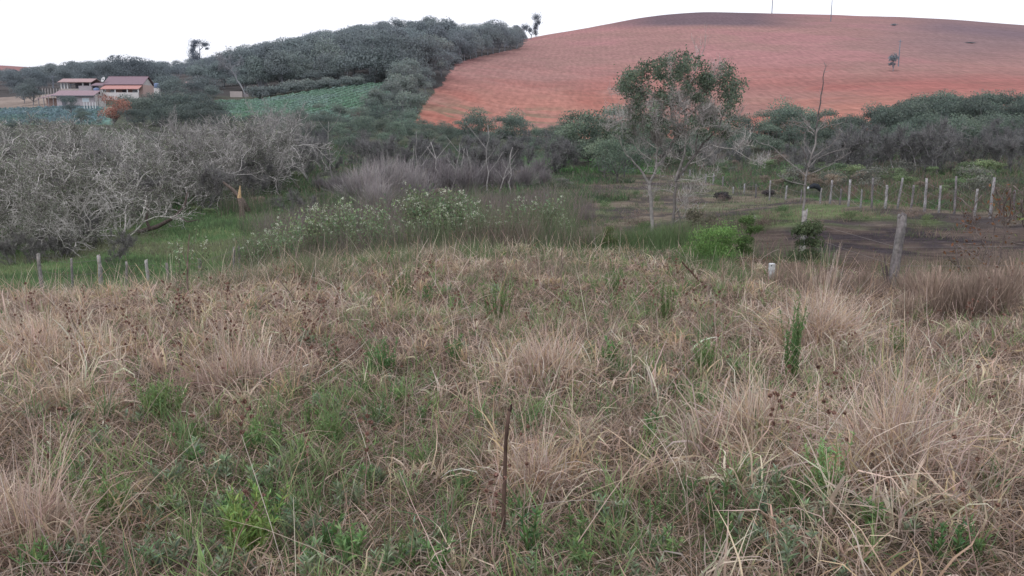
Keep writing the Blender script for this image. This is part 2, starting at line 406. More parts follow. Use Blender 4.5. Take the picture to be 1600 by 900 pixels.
# ------------------------------------------------------------------ blades
PROF_GRASS = np.array([.75, 1, .85, .55, .06]); PROF_LEAF = np.array([.2, .9, 1, .6, .05]); PROF_STEM = np.array([1, .9, .8, .6, .35])
def blades(mb, pos, phi, th0, bend, L, W, c0, c1, rng, prof=PROF_GRASS, kink=.25, slope=0.0, floor=True, minz=.01):
    n = len(pos); S = len(prof)-1
    if n == 0: return
    pts = np.zeros((n, S+1, 3)); cur = np.zeros((n, 3)); dirs = np.zeros((n, S+1, 3))
    th = th0.copy(); ph = phi.copy()
    for s_ in range(S+1):
        d = np.stack([np.sin(th)*np.sin(ph), np.sin(th)*np.cos(ph), np.cos(th)], 1)
        dirs[:, s_] = d; pts[:, s_] = cur
        cur = cur+d*(L/S)[:, None]
        if floor: cur[:, 2] = np.maximum(cur[:, 2], minz)
        th = th+bend/S+rng.normal(0, kink, n)*.5; ph = ph+rng.normal(0, kink, n)
    side = np.stack([np.cos(phi), -np.sin(phi), np.zeros(n)], 1)[:, None].repeat(S+1, 1)
    nrm = np.cross(side, dirs)
    roll = rng.uniform(-1.3, 1.3, n)[:, None]+np.linspace(0, 1, S+1)[None]*rng.normal(0, .6, n)[:, None]
    wv = side*np.cos(roll)[..., None]+nrm*np.sin(roll)[..., None]
    wv *= (W[:, None]*prof[None]*.5)[..., None]
    if slope: pts[..., 2] += slope*pts[..., 1]
    P = pts+pos[:, None]
    V = np.stack([P-wv, P+wv], 2).reshape(-1, 3)
    b = (np.arange(n)*(S+1)*2)[:, None]; s_ = np.arange(S)[None]*2
    q = np.stack([b+s_, b+s_+1, b+s_+3, b+s_+2], -1).reshape(-1, 4)
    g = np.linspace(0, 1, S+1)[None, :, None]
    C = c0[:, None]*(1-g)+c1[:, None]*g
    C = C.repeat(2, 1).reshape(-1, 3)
    mb.add(V, q, None, C)
def leafquads(mb, cen, size, rng, col, aspect=.6, nrm=None, droop=0):
    n = len(cen)
    if n == 0: return
    a = rng.normal(size=(n, 3)); a[:, 2] *= .6
    if nrm is not None: a = a*.7+nrm*.8
    a /= np.linalg.norm(a, axis=1)[:, None]+1e-9
    r = rng.normal(size=(n, 3)); u = np.cross(a, r); u /= np.linalg.norm(u, axis=1)[:, None]+1e-9
    v = np.cross(a, u)
    s = (np.asarray(size)*rng.uniform(.6, 1.3, n))[:, None]
    V = np.stack([cen-u*s*.5, cen+v*s*aspect*.5, cen+u*s*.5, cen-v*s*aspect*.5], 1).reshape(-1, 3)
    q = np.arange(n*4).reshape(-1, 4)
    if col.ndim == 1: col = np.tile(col, (n, 1))
    mb.add(V, q, None, col.repeat(4, 0))
def vary(c, n, rng, amt=.25, hue=.08):
    c = np.asarray(c); c = np.tile(c, (n, 1)) if c.ndim == 1 else c
    return np.clip(c*(1+rng.normal(0, amt, (n, 1)))*(1+rng.normal(0, hue, (n, 3))), .005, .9)

STRAW = [lin(196, 174, 154), lin(176, 154, 136), lin(214, 194, 174), lin(158, 138, 126), lin(192, 178, 164), lin(186, 160, 128)]
STRAW = np.array(STRAW)*np.array([1.27, 1.25, 1.27])
GREENS = np.array([lin(126, 156, 98), lin(146, 172, 108), lin(112, 144, 92), lin(156, 174, 118)])
def blobs(px, py, B):
    t = np.zeros(len(px))
    for (x, y, sx, sy, a) in B: t += a*np.exp(-((px-x)/sx)**2-((py-y)/sy)**2)
    return t
STRAW_B = [(60, 520, 150, 90, 1), (100, 640, 130, 70, .7), (50, 820, 110, 90, .9), (380, 590, 120, 45, 1.1), (850, 580, 140, 45, 1), (830, 745, 90, 60, .9),
           (1280, 540, 90, 60, 1.2), (1400, 720, 210, 110, 1.2), (1120, 660, 150, 80, .7), (1000, 840, 100, 60, .3), (1420, 860, 170, 60, .7), (230, 465, 220, 30, 1),
           (600, 440, 220, 35, .8), (850, 410, 170, 30, 1.3), (1150, 450, 100, 30, .8), (450, 480, 200, 40, .6)]
GREEN_B = [(380, 820, 230, 100, 1.35), (500, 710, 140, 70, 1.1), (570, 640, 100, 40, .7), (700, 600, 60, 30, .4), (850, 880, 140, 60, .9), (1150, 840, 170, 60, .7),
           (1050, 610, 160, 60, .55), (800, 480, 260, 50, .45), (1500, 890, 120, 50, .5), (700, 800, 80, 60, .35), (840, 650, 70, 25, .7), (1300, 700, 90, 40, .5), (250, 700, 100, 50, .5),
           (1300, 620, 200, 50, .35), (1000, 470, 160, 40, .4)]
def scatter(Y0, Y1, dens, rng, xm=.68, extra=.8):
    area = xm*(Y1**2-Y0**2)+2*extra*(Y1-Y0)
    n = int(area*dens)
    y = np.sqrt(rng.uniform(Y0**2, Y1**2, n)); x = rng.uniform(-1, 1, n)*(xm*y+extra)
    return x, y
def edge_ok(x, y):
    px, _ = project(x, y, hraw(x, y))
    lim = np.interp(px, [-300, 0, 200, 400, 600, 800, 1000, 1200, 1400, 1600, 1900], [18.5, 18.5, 20, 21.5, 25, 26, 25, 21.5, 19.5, 20, 20])
    return y < lim+vnoise(x, y, 1.3, 71)*1.2-.6

rng = np.random.RandomState(11)
mb_dry, mb_green, mb_lit, mb_stem = MB(), MB(), MB(), MB()
for (Y0, Y1, dt, nb, wmul, dl) in [(1.8, 6.5, 20, 40, 1.0, 1500), (6.5, 12, 15, 28, 1.25, 700), (12, 19, 8, 26, 1.9, 260), (19, 28, 5.5, 22, 2.6, 130)]:
    # litter
    x, y = scatter(Y0, Y1, dl, rng); k = edge_ok(x, y); x, y = x[k], y[k]; n = len(x)
    z = h(x, y); px, py = project(x, y, z)
    pos = np.stack([x, y, z], 1)
    base = STRAW[rng.randint(0, 6, n)]*rng.uniform(.35, .95, n)[:, None]*np.array([.97, .93, .92])
    gsel = rng.rand(n) < .28*blobs(px, py, GREEN_B); base[gsel] = GREENS[rng.randint(0, 4, gsel.sum())]*.65
    blades(mb_lit, pos, rng.uniform(0, 2*PI, n), rng.uniform(.5, 1.5, n), rng.uniform(0, .9, n), rng.uniform(.08, .26, n)*(1+.3*(Y0 > 10)), rng.uniform(.003, .007, n)*wmul,
           base*.8, base, rng, slope=-.09)
    # straw tufts
    x, y = scatter(Y0, Y1, dt, rng); k = edge_ok(x, y); x, y = x[k], y[k]
    z = h(x, y); px, py = project(x, y, z)
    clump = sstep(.35, .65, fbm(x, y, .9, 77, 2))
    s = np.clip(.20+.30*clump+.62*blobs(px, py, STRAW_B)-.3*blobs(px, py, GREEN_B)-.25*blobs(px, py, [(600, 800, 80, 45, 1), (610, 700, 50, 20, 1)]), 0, 1.4)
    k = rng.rand(len(x)) < s; X, Yy, S_ = x[k], y[k], s[k]; T = len(X)
    idx = np.repeat(np.arange(T), np.maximum(3, (nb*rng.uniform(.2, 1.5, T)*(.5+.5*S_)).astype(int))); n = len(idx)
    ang = rng.uniform(0, 2*PI, n); rad = np.abs(rng.normal(0, 1, n))*rng.uniform(.03, .16, T)[idx]
    bx, by = X[idx]+rad*np.cos(ang), Yy[idx]+rad*np.sin(ang)
    pos = np.stack([bx, by, h(bx, by)], 1)
    lean = rng.uniform(0, 2*PI, T)[idx]; phi = np.where(rng.rand(n) < .55, lean+rng.normal(0, .7, n), rng.uniform(0, 2*PI, n))
    Lt = rng.uniform(.14, .44, T)[idx]*rng.uniform(.4, 1.2, n)*(.7+.4*np.clip(S_[idx], 0, 1))*(.8 if Y0 > 11 else 1)*np.where(rng.rand(T)[idx] < .12, 1.5, 1)
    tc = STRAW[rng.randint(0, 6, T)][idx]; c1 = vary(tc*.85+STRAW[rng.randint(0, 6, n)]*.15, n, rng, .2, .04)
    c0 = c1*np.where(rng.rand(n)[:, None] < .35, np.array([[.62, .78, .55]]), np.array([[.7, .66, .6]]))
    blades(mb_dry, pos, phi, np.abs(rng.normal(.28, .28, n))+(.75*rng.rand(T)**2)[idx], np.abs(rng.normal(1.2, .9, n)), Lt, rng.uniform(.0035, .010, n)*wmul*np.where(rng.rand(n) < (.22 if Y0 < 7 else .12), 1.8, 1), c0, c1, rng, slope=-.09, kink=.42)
    # green tufts
    x, y = scatter(Y0, Y1, dt*.9, rng); k = edge_ok(x, y); x, y = x[k], y[k]
    z = h(x, y); px, py = project(x, y, z)
    s = np.clip(.22+.28*sstep(.42, .62, fbm(x, y, 1.1, 97, 2))+.85*blobs(px, py, GREEN_B), 0, 1)
    k = rng.rand(len(x)) < s; X, Yy = x[k], y[k]; T = len(X)
    idx = np.repeat(np.arange(T), np.maximum(3, (nb*.7*rng.uniform(.3, 1.2, T)).astype(int))); n = len(idx)
    ang = rng.uniform(0, 2*PI, n); rad = np.abs(rng.normal(0, .05, n))
    bx, by = X[idx]+rad*np.cos(ang), Yy[idx]+rad*np.sin(ang)
    pos = np.stack([bx, by, h(bx, by)], 1)
    c1 = vary(GREENS[rng.randint(0, 4, T)][idx], n, rng, .18, .06)
    blades(mb_green, pos, rng.uniform(0, 2*PI, n), np.abs(rng.normal(.3, .22, n)), np.abs(rng.normal(.7, .45, n)), rng.uniform(.12, .34, T)[idx]*rng.uniform(.5, 1.2, n),
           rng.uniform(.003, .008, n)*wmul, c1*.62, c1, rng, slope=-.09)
    # long lone straw stems
    x, y = scatter(Y0, Y1, 26 if Y0 < 7 else (16 if Y0 < 12 else 8), rng); k = edge_ok(x, y); x, y = x[k], y[k]
    z = h(x, y); px, py = project(x, y, z)
    k = rng.rand(len(x)) < np.clip(.3+.6*blobs(px, py, STRAW_B), 0, 1); x, y, z = x[k], y[k], z[k]; n = len(x)
    c1 = vary(STRAW[rng.randint(0, 6, n)]*.95, n, rng, .15, .04)
    blades(mb_stem, np.stack([x, y, z], 1), rng.uniform(0, 2*PI, n), np.abs(rng.normal(.6, .38, n)), rng.normal(.25, .3, n), rng.uniform(.4, .95, n), rng.uniform(.0028, .0048, n)*wmul, c1*.8, c1, rng, prof=PROF_STEM, kink=.07, slope=-.09)
tag(mb_lit.build('dead_grass_litter', M_grass), 'matted dead grass and leaf litter lying over the field', 'litter', kind='stuff')
tag(mb_dry.build('dry_grass', M_grass), 'pale straw coloured dry grass covering the foreground field', 'dry grass', kind='stuff')
tag(mb_green.build('green_grass', M_grass), 'short green grass growing among the dry straw', 'grass', kind='stuff')
tag(mb_stem.build('straw_stems', M_grass), 'long thin leaning straw stems across the field', 'dry grass', kind='stuff')

# ---- individual big tussocks
def tussock(px, py, wid, hgt, n, label, seed, col=None, up=.25):
    rng = np.random.RandomState(seed); p = gpt(px, py, 2.5, 30); m = MB()
    ang = rng.uniform(0, 2*PI, n); rad = np.abs(rng.normal(0, wid*.33, n))
    pos = np.stack([rad*np.cos(ang), rad*np.sin(ang), np.zeros(n)-.03], 1)
    wm = 1 if p.y < 7 else (1.3 if p.y < 12 else 1.8)
    c1 = vary(STRAW[rng.randint(0, 6, n)] if col is None else col, n, rng, .16, .04)
    phi = np.where(rng.rand(n) < .6, PI/2-ang+rng.normal(0, .5, n), rng.uniform(0, 2*PI, n))
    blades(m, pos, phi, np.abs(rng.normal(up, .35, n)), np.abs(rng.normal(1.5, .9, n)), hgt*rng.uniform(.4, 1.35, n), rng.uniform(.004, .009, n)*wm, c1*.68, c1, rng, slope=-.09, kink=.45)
    k = n//14; a = rng.uniform(0, 2*PI, k); pos = np.stack([wid*.25*rng.rand(k)*np.cos(a), wid*.25*rng.rand(k)*np.sin(a), np.zeros(k)], 1)
    c1 = vary(STRAW[rng.randint(0, 6, k)], k, rng, .1, .03)
    e = m.build('grass_tussock', M_grass, loc=p)
    m2 = MB(); blades(m2, pos, a, np.abs(rng.normal(.3, .25, k)), rng.normal(.3, .3, k), hgt*rng.uniform(1.1, 1.9, k), np.full(k, .0035)*wm, c1*.8, c1, rng, prof=PROF_STEM, kink=.08, slope=-.09)
    m2.build('stem', M_grass, e)
    tag(e, label, 'grass tussock', 'large dry tussocks in the field')
tussock(1278, 548, .95, .72, 1500, 'tall upright straw tussock in front of the leaning post, biggest in the field', 1)
tussock(375, 610, 1.1, .34, 1500, 'low domed heap of brown straw right of the bright green herb', 2, STRAW[1]*.95)
tussock(850, 590, 1.2, .36, 1500, 'wide flattened straw tussock in the middle beyond the upright stick', 3)
tussock(1400, 740, .75, .55, 1100, 'shaggy curling straw tussock at the lower right', 4)
tussock(45, 860, .6, .40, 900, 'brown straw tussock in the lower left corner', 5, STRAW[1])
tussock(835, 770, .45, .32, 600, 'broad bladed straw tussock just right of the upright stick', 6)
tussock(1180, 690, .6, .42, 700, 'thin straw tussock mixed with brown seed stalks right of centre', 7)
tussock(60, 560, .9, .45, 900, 'pale straw tussock at the left edge', 8)

# ------------------------------------------------------------------ herbs
def herb(px, py, hgt, wid, n_st, colr, label, seed, name='green_herb', leafL=.045, leafW=.009, dens=26, cat='herb', group=None, spread=.35, Y=None):
    if cat == 'herb': hgt *= 1.12; wid *= 1.35; n_st = int(n_st*1.6)
    rng = np.random.RandomState(seed)
    p = at(px, Y) if Y else gpt(px, py, 2.5, 30)
    e = empty(name, p); tag(e, label, cat, group)
    ms, ml = MB(), MB()
    for i in range(n_st):
        a = rng.uniform(0, 2*PI); r = wid*.25*rng.rand(); ph = a; th = rng.rand()*spread
        n = 6; P = [np.array([r*math.cos(a), r*math.sin(a), -.02])]; L = hgt*rng.uniform(.55, 1.05)
        d = np.array([math.sin(th)*math.cos(ph), math.sin(th)*math.sin(ph), math.cos(th)])
        for s_ in range(n-1):
            P.append(P[-1]+d*L/(n-1)); d = d+rng.normal(0, .07, 3); d[2] += .04; d /= np.linalg.norm(d)
        P = np.array(P); ms.tube(P, np.linspace(.0035, .0012, n)*(1 if p.y < 9 else 1.5), 4, colr*np.array([.75, .65, .6]))
        t = rng.uniform(.15, 1, dens)**.8; f = t*(n-1); i0 = np.minimum(f.astype(int), n-2); w = (f-i0)[:, None]
        pos = P[i0]*(1-w)+P[i0+1]*w
        sc = (1.15-.5*t)
        c1 = vary(colr, dens, rng, .18, .08)*(.8+.35*t)[:, None]
        blades(ml, pos, rng.uniform(0, 2*PI, dens), rng.uniform(.3, 1.1, dens), rng.uniform(-.2, .8, dens), leafL*sc*rng.uniform(.7, 1.2, dens), leafW*sc, c1*.8, c1, rng, prof=PROF_LEAF, kink=.05, floor=False)
    ms.build('stem', M_twig, e); ml.build('leaves', M_leaf, e)
    return e
BRIGHT = lin(132, 162, 102); SAGE = lin(142, 158, 126); MIDG = lin(110, 142, 88)
herb(250, 655, .34, .36, 26, BRIGHT, 'bright green fine leaved herb on the left, beside the domed straw heap', 101)
herb(595, 590, .36, .34, 22, MIDG, 'mid green bushy herb left of centre, behind the flattened straw', 102)
herb(1107, 582, .34, .3, 18, BRIGHT*.9, 'round bright green herb left of the tall leafy spire', 103)
herb(1236, 600, .80, .16, 14, MIDG*1.05, 'tall narrow leafy green spire in front of the big straw tussock', 104, name='leafy_spire', spread=.1, dens=60)
herb(395, 705, .2, .2, 10, MIDG, 'small green herb below the domed straw heap', 105)
herb(512, 690, .18, .18, 9, BRIGHT*.9, 'small green herb between two patches of grey sage', 106)
herb(165, 830, .30, .26, 16, BRIGHT, 'bright green herb near the lower left with brown seed balls above it', 107)
herb(390, 870, .30, .34, 20, BRIGHT*np.array([1.1, 1, .8]), 'yellowish green herb at the bottom left of centre', 108, leafL=.055, leafW=.013)
herb(1285, 785, .36, .2, 12, BRIGHT, 'bright narrow herb inside the lower right straw', 109)
herb(775, 500, .5, .45, 14, MIDG, 'light green herb in the middle of the far field', 110)
herb(1040, 500, .5, .4, 14, MIDG*.8, 'darker green herb right of centre in the far field', 111)
herb(630, 475, .6, .5, 12, MIDG*.8, 'dull green herb left of centre near the far edge of the field', 112)
herb(960, 455, .5, .4, 10, MIDG*.85, 'small green herb below the bare forked tree', 113)
herb(1400, 560, .4, .25, 9, MIDG, 'thin green herb right of the big straw tussock', 114)
herb(545, 885, .22, .12, 5, BRIGHT, 'little yellow green sprig at the bottom left of the stick', 115, leafL=.06, leafW=.014)
herb(715, 570, .3, .2, 8, MIDG, 'slender green herb at the centre of the field', 116)
k = 0
for (px, py, s_, l_) in [(545, 800, .30, 'grey green sage plant in the grass left of the stick'), (265, 760, .22, 'grey green sage plant left of the yellow green herb'),
        (640, 880, .24, 'pale grey sage plant close to the bottom left of the stick'), (455, 720, .2, 'grey sage plant above the green grass patch'),
        (1230, 890, .34, 'silvery sage plant at the bottom right, largest of its kind'), (1190, 770, .26, 'grey green sage plant among straw at the right'), (585, 760, .18, 'small grey sage plant left of the stick'),
        (270, 890, .26, 'grey sage plant at the bottom left'), (345, 745, .2, 'grey green sage plant in the left half of the field'), (590, 895, .25, 'silvery sage plant at the bottom edge left of the stick'),
        (470, 850, .28, 'grey green sage plant right of the yellow green herb'), (120, 880, .22, 'grey sage plant near the lower left straw'), (500, 640, .2, 'small grey sage plant right of the domed straw heap')]:
    herb(px, py, s_*.8, s_*1.1, 9, SAGE, l_, 200+k, name='sage_plant', leafL=.06, leafW=.011, dens=18, cat='sage', group='grey green sage plants in the field', spread=.55); k += 1

rng = np.random.RandomState(44)
wp = [herb(800, 800, .16, .12, 5, MIDG, 'small leafy green weed low in the foreground grass', 240, name='green_weed', leafL=.05, leafW=.011, dens=14, cat='weed', group='small green weeds in the foreground', Y=5),
      herb(800, 800, .13, .16, 6, SAGE, 'small grey green weed low in the foreground grass', 241, name='grey_weed', leafL=.055, leafW=.010, dens=14, cat='weed', group='small grey green weeds in the foreground', Y=5),
      herb(800, 800, .20, .10, 4, MIDG*.85, 'small leafy green weed low in the foreground grass', 242, name='green_weed', leafL=.04, leafW=.009, dens=22, cat='weed', group='small green weeds in the foreground', Y=5)]
WB = [(330, 800, 230, 110, 1), (480, 680, 130, 60, .8), (830, 860, 200, 60, .6), (1180, 830, 200, 80, .6), (600, 620, 200, 60, .4), (1050, 600, 200, 60, .4), (900, 480, 300, 50, .35)]
cnt = 0
while cnt < 130:
    px = rng.uniform(-10, 1610); py = rng.uniform(440, 930)
    if rng.rand() > .06+blobs(np.array([px]), np.array([py]), WB)[0]: continue
    i = [0, 1, 2, 1][rng.randint(0, 4)]; o = wp[i] if cnt < 3 and (i := cnt) is not None else copy_tree(wp[i])
    p = gpt(px, py, 2.6, 24); o.location = p; o.rotation_euler = (0, 0, rng.uniform(0, 6.28)); s_ = rng.uniform(.7, 1.4)*(1 if p.y < 8 else 1.6); o.scale = (s_,)*3; cnt += 1
# ---- dead stalks with seed balls
def stalk_proto(seed, balls=4, hgt=.65):
    rng = np.random.RandomState(seed); e = empty('seed_stalk'); ms = MB()
    col = lin(150, 124, 112); bc = lin(142, 108, 94)
    n = 7; P = [np.zeros(3)]; d = np.array([rng.normal(0, .15), rng.normal(0, .15), 1])
    for i in range(n-1):
        P.append(P[-1]+d/np.linalg.norm(d)*hgt/(n-1)); d = d+rng.normal(0, .1, 3)*[1, 1, 0]
    P = np.array(P); ms.tube(P, np.linspace(.0032, .0018, n), 4, col)
    tips = [P[-1]]
    for b in range(balls-1):
        k = rng.randint(2, n-1); q = P[k]; a = rng.uniform(0, 2*PI); L = rng.uniform(.06, .2)*hgt/.65
        t = q+np.array([math.cos(a)*.5, math.sin(a)*.5, .9])*L
        ms.tube([q, (q+t)/2+[0, 0, -.01], t], [.002, .0017, .0014], 4, col); tips.append(t)
        if rng.rand() < .5: tips.append(P[k])
    for t in tips:
        mh = MB(); m = 34; v = rng.normal(size=(m, 3)); v /= np.linalg.norm(v, axis=1)[:, None]; r = rng.uniform(.006, .0105)
        leafquads(mh, t+v*r, .012, rng, vary(bc, m, rng, .3, .05), .7, v)
        leafquads(mh, t+v*r*.5, .014, rng, vary(bc*.6, m, rng, .2, .05), .9); mh.build('seed_head', M_twig, e)
    ms.build('stem', M_twig, e)
    tag(e, 'thin dead brown stalk with round seed balls standing in the straw', 'dead stalk', 'dead brown stalks with seed balls in the field')
    return e
protos = [stalk_proto(300+i, b, hh) for i, (b, hh) in enumerate([(4, .6), (5, .5), (3, .7), (6, .55), (4, .42)])]
rng = np.random.RandomState(33)
STB = [(330, 530, 330, 90, 1), (620, 480, 250, 60, 1), (150, 560, 150, 80, .7), (1130, 740, 160, 120, .9), (330, 800, 200, 90, .7), (950, 500, 250, 60, .5), (1500, 560, 150, 60, .8), (560, 690, 200, 80, .4)]
cnt = 0; used = 0
while cnt < 170:
    px = rng.uniform(-20, 1620); py = rng.uniform(430, 960) if rng.rand() < .6 else rng.uniform(430, 600)
    if rng.rand() > .12+blobs(np.array([px]), np.array([py]), STB)[0]: continue
    Y = gY(px, py, 2.6, 24); p = at(px, Y)
    if Y < 6.5 and rng.rand() < .45: continue
    i = rng.randint(0, 5)
    if cnt < 5: o = protos[cnt]
    else: o = copy_tree(protos[i])
    o.location = p-Vector((0, 0, .02)); o.rotation_euler = (rng.normal(0, .16), rng.normal(0, .16), rng.uniform(0, 6.28)); s_ = rng.uniform(.7, 1.15)*(1 if Y < 9 else 1.15); o.scale = (s_,)*3
    cnt += 1

# ---- upright stick
e = MB(); p = at(786, 3.75)
y_, ztop = 3.75, z_at(632, 3.78); H = ztop-p.z
P = np.array([[0, 0, -.1], [.003, 0, H*.25], [.009, .003, H*.5], [.014, .0, H*.75], [.026, -.004, H*.93], [.034, 0, H]])
e.tube(P, [.011, .0105, .0095, .009, .009, .006], 8, lin(88, 70, 62))
o = e.build('wooden_stick', M_post, smooth=True, loc=p)
kn = MB(); kn.tube([[.03, 0, H-.02], [.037, 0, H-.005], [.04, .0, H+.012]], [.010, .008, .003], 6, lin(60, 48, 44)); kn.build('broken_tip', M_post, o)
tag(o, 'thin dark brown upright stick standing in the foreground grass', 'stick')
def stick(px, pyb, dpx, dpy, r, label, Y=None, c=lin(112, 98, 90)):
    Y = Y or gY(px, pyb, 2.5, 40); p = at(px, Y); s_ = Y/F; m = MB()
    T = np.array([dpx*s_, 0, dpy*s_]); rg = np.random.RandomState(int(px))
    P = np.array([T*t+rg.normal(0, .012, 3)*np.array([1, 1, .3]) for t in np.linspace(0, 1, 6)])
    m.tube(P, np.linspace(r, r*.5, 6), 6, c); k = P[3]; m.tube([k, k+np.array([T[2]*.12, 0, T[2]*.14])], [r*.5, r*.25], 5, c)
    tag(m.build('dead_stick', M_post, loc=p), label, 'stick')
stick(478, 492, -42, 62, .012, 'long dead stick leaning left over the straw at left of centre')
stick(812, 402, -3, 36, .02, 'short dark upright stick near the far edge of the field at the centre')
stick(1102, 450, -38, 42, .025, 'thick brown broken branch leaning left in front of the green shrub', c=lin(104, 78, 70))
stick(150, 545, 26, 45, .010, 'thin grey stick leaning right with a pale broken tip on the left')
stick(877, 460, 2, 75, .010, 'thin straight dead stem standing beside the centre of the field')
stick(600, 520, -20, 60, .008, 'thin dark stem leaning left in the left middle of the field')

# ------------------------------------------------------------------ woody plants
def grow(rng, p, d, L, r, depth, segs, wig, up, split, out, tips, ang=.6, dec=.74, rdec=.66, sideb=.35):
    P = [np.array(p, float)]; R = [r]; d = np.array(d, float); d /= np.linalg.norm(d)
    r1 = r*.72
    for i in range(segs):
        d = d+rng.normal(0, wig, 3); d[2] += up; d /= np.linalg.norm(d)
        P.append(P[-1]+d*L/segs); R.append(r+(r1-r)*(i+1)/segs)
    out.append((np.array(P), np.array(R), depth))
    if depth == 0:
        tips.append((P[-1], d)); return
    kids = split[0]+(rng.rand() < split[1])
    for k in range(kids):
        a = rng.normal(size=3); a -= a.dot(d)*d; a /= np.linalg.norm(a)
        an = ang*rng.uniform(.5, 1.35)
        grow(rng, P[-1], d*math.cos(an)+a*math.sin(an), L*dec*rng.uniform(.7, 1.2), r1*rng.uniform(.75, 1)*rdec/.66, depth-1, segs, wig, up, split, out, tips, ang, dec, rdec, sideb)
    for k in range(1, segs):
        if rng.rand() < sideb:
            a = rng.normal(size=3); a -= a.dot(d)*d; a /= np.linalg.norm(a)
            grow(rng, P[k], d*.45+a*.9, L*dec*rng.uniform(.5, .9), R[k]*.5, max(depth-2, 0), segs, wig, up, split, out, tips, ang, dec, rdec, sideb)
def branches(mb, out, rmin, c, sides=5, dmin=0):
    for P, R, dp in out:
        if dp >= dmin: mb.tube(P, np.maximum(R, rmin), sides if dp > 1 else 4, c, cap=dp == 0)
def bare_tree(seed, H=5.5, bark=lin(150, 145, 140), twigc=lin(120, 114, 108), lich=lin(126, 132, 112), nl=1600, ntw=2600, twl=.35, wig=.28, up=.04, ang=.65, trunks=2, depth=4, name='bare_tree', rb=.11, tw=.02, hide_low=0, spread=.3, gapn=0):
    rng = np.random.RandomState(seed); e = empty(name); out = []; tips = []
    for t in range(trunks):
        a = rng.uniform(0, 2*PI); s_ = spread if trunks > 1 else .08
        grow(rng, [.15*math.cos(a)*(trunks > 1), .15*math.sin(a)*(trunks > 1), -.2], [s_*math.cos(a), s_*math.sin(a), 1], H*.30, rb, depth, 4, wig, up, (2, .35), out, tips, ang=ang)
    zmax = max(P[:, 2].max() for P, R, d in out); k = H/zmax
    out = [(P*k, R, d) for P, R, d in out]
    mt = MB(); branches(mt, out, .009 if depth > 4 else .012, bark)
    mt.build('trunk', M_bark, e, smooth=True)
    # twigs
    PP = np.concatenate([P[1:] for P, R, d in out if d <= 2]); n = ntw
    if gapn: PP = PP[fbm(PP[:, 0]+PP[:, 2]*.6+seed, PP[:, 1]-PP[:, 2]*.5, 1.3, seed, 2) > gapn]
    base = PP[rng.randint(0, len(PP), n)]+rng.normal(0, .04, (n, 3))
    c1 = vary(twigc, n, rng, .2, .03); m = MB()
    blades(m, base, rng.uniform(0, 2*PI, n), rng.uniform(0, 2.0, n), rng.normal(0, .6, n), twl*rng.uniform(.5, 1.6, n), np.full(n, tw), c1*.85, c1, rng, prof=PROF_STEM, kink=.35, floor=False)
    m.build('twigs', M_twig, e)
    if nl:
        m = MB(); c = PP[rng.randint(0, len(PP), nl)]+rng.normal(0, twl*.55, (nl, 3))
        leafquads(m, c, .085, rng, vary(lich, nl, rng, .22, .05), .45); m.build('lichen', M_leaf, e)
    return e
def crown_tree(seed, H=9, W=7, base=.25, nlobe=12, nleaf=3000, leaf=.32, col=lin(78, 92, 78), top=lin(104, 120, 96), name='leafy_tree', flat=1.0, trunk=True, bark=lin(110, 104, 100), gaps=.3, fill=.2, mat=None, aspect=.7, lob=1.0):
    lobs = lob; rng = np.random.RandomState(seed); e = empty(name); m = MB()
    lob = []
    for i in range(nlobe):
        a = rng.uniform(0, 2*PI); t = rng.rand()**.7; zz = base*H+(1-base)*H*(.18+.68*rng.rand())
        rad = W*.5*(.70*t)*math.sqrt(max(.12, 1-((zz/H-base-.32)/(.85-base))**2))
        s = W*rng.uniform(.15, .28)*lobs
        lob.append((rad*math.cos(a), rad*math.sin(a), zz, s, s*rng.uniform(.6, .85)*flat))
    lob.append((0, 0, H*.80, W*.24, H*.17*flat)); lob = np.array(lob)
    k = H/max(lob[:, 2]+lob[:, 4]); lob[:, 2] *= k
    w = lob[:, 3]**2; idx = rng.choice(len(lob), nleaf, p=w/w.sum())
    v = rng.normal(size=(nleaf, 3)); v /= np.linalg.norm(v, axis=1)[:, None]; v[:, 2] = np.where(v[:, 2] < -.3, -v[:, 2]*rng.rand(nleaf), v[:, 2])
    rr_ = rng.uniform(.78, 1.08, nleaf)
    inner = rng.rand(nleaf) < fill; rr_[inner] = rng.uniform(.2, .8, inner.sum())
    P = lob[idx, :3]+v*np.stack([lob[idx, 3], lob[idx, 3], lob[idx, 4]], 1)*rr_[:, None]
    P += rng.normal(0, leaf*.35, P.shape)
    g = fbm(P[:, 0]+P[:, 2]*.7+seed, P[:, 1]-P[:, 2]*.4, W*.16, seed, 2)
    keep = g > gaps; P = P[keep]; v = v[keep]; idx = idx[keep]; g = g[keep]; n = len(P)
    lv = rng.uniform(.8, 1.2, len(lob))[idx]
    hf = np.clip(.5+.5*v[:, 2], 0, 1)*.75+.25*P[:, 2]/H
    c = (col*(1-hf)[:, None]+top*hf[:, None])*lv[:, None]  # upward-facing leaves paler: light from above painted into the crown
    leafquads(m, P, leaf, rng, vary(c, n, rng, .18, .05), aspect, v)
    if trunk:
        out = []; tips = []; mt = MB(); rb = H*.022
        grow(rng, [0, 0, -.5], [rng.normal(0, .06), rng.normal(0, .06), 1], H*max(base, .15)+.5, rb, 0, 3, .05, .05, (2, .3), out, tips)
        p0 = tips[0][0]
        for l in lob[rng.permutation(len(lob))[:8]]:
            q = l[:3]; mid = p0*.5+q*.5+rng.normal(0, .05*W, 3)-np.array([0, 0, .04*H])
            mt.tube([p0*.98, mid, q], [rb*.6, rb*.4, rb*.15], 5, bark)
        branches(mt, out, .03, bark, 6); mt.build('trunk', M_bark, e, smooth=True)
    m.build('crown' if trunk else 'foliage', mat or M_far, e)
    return e
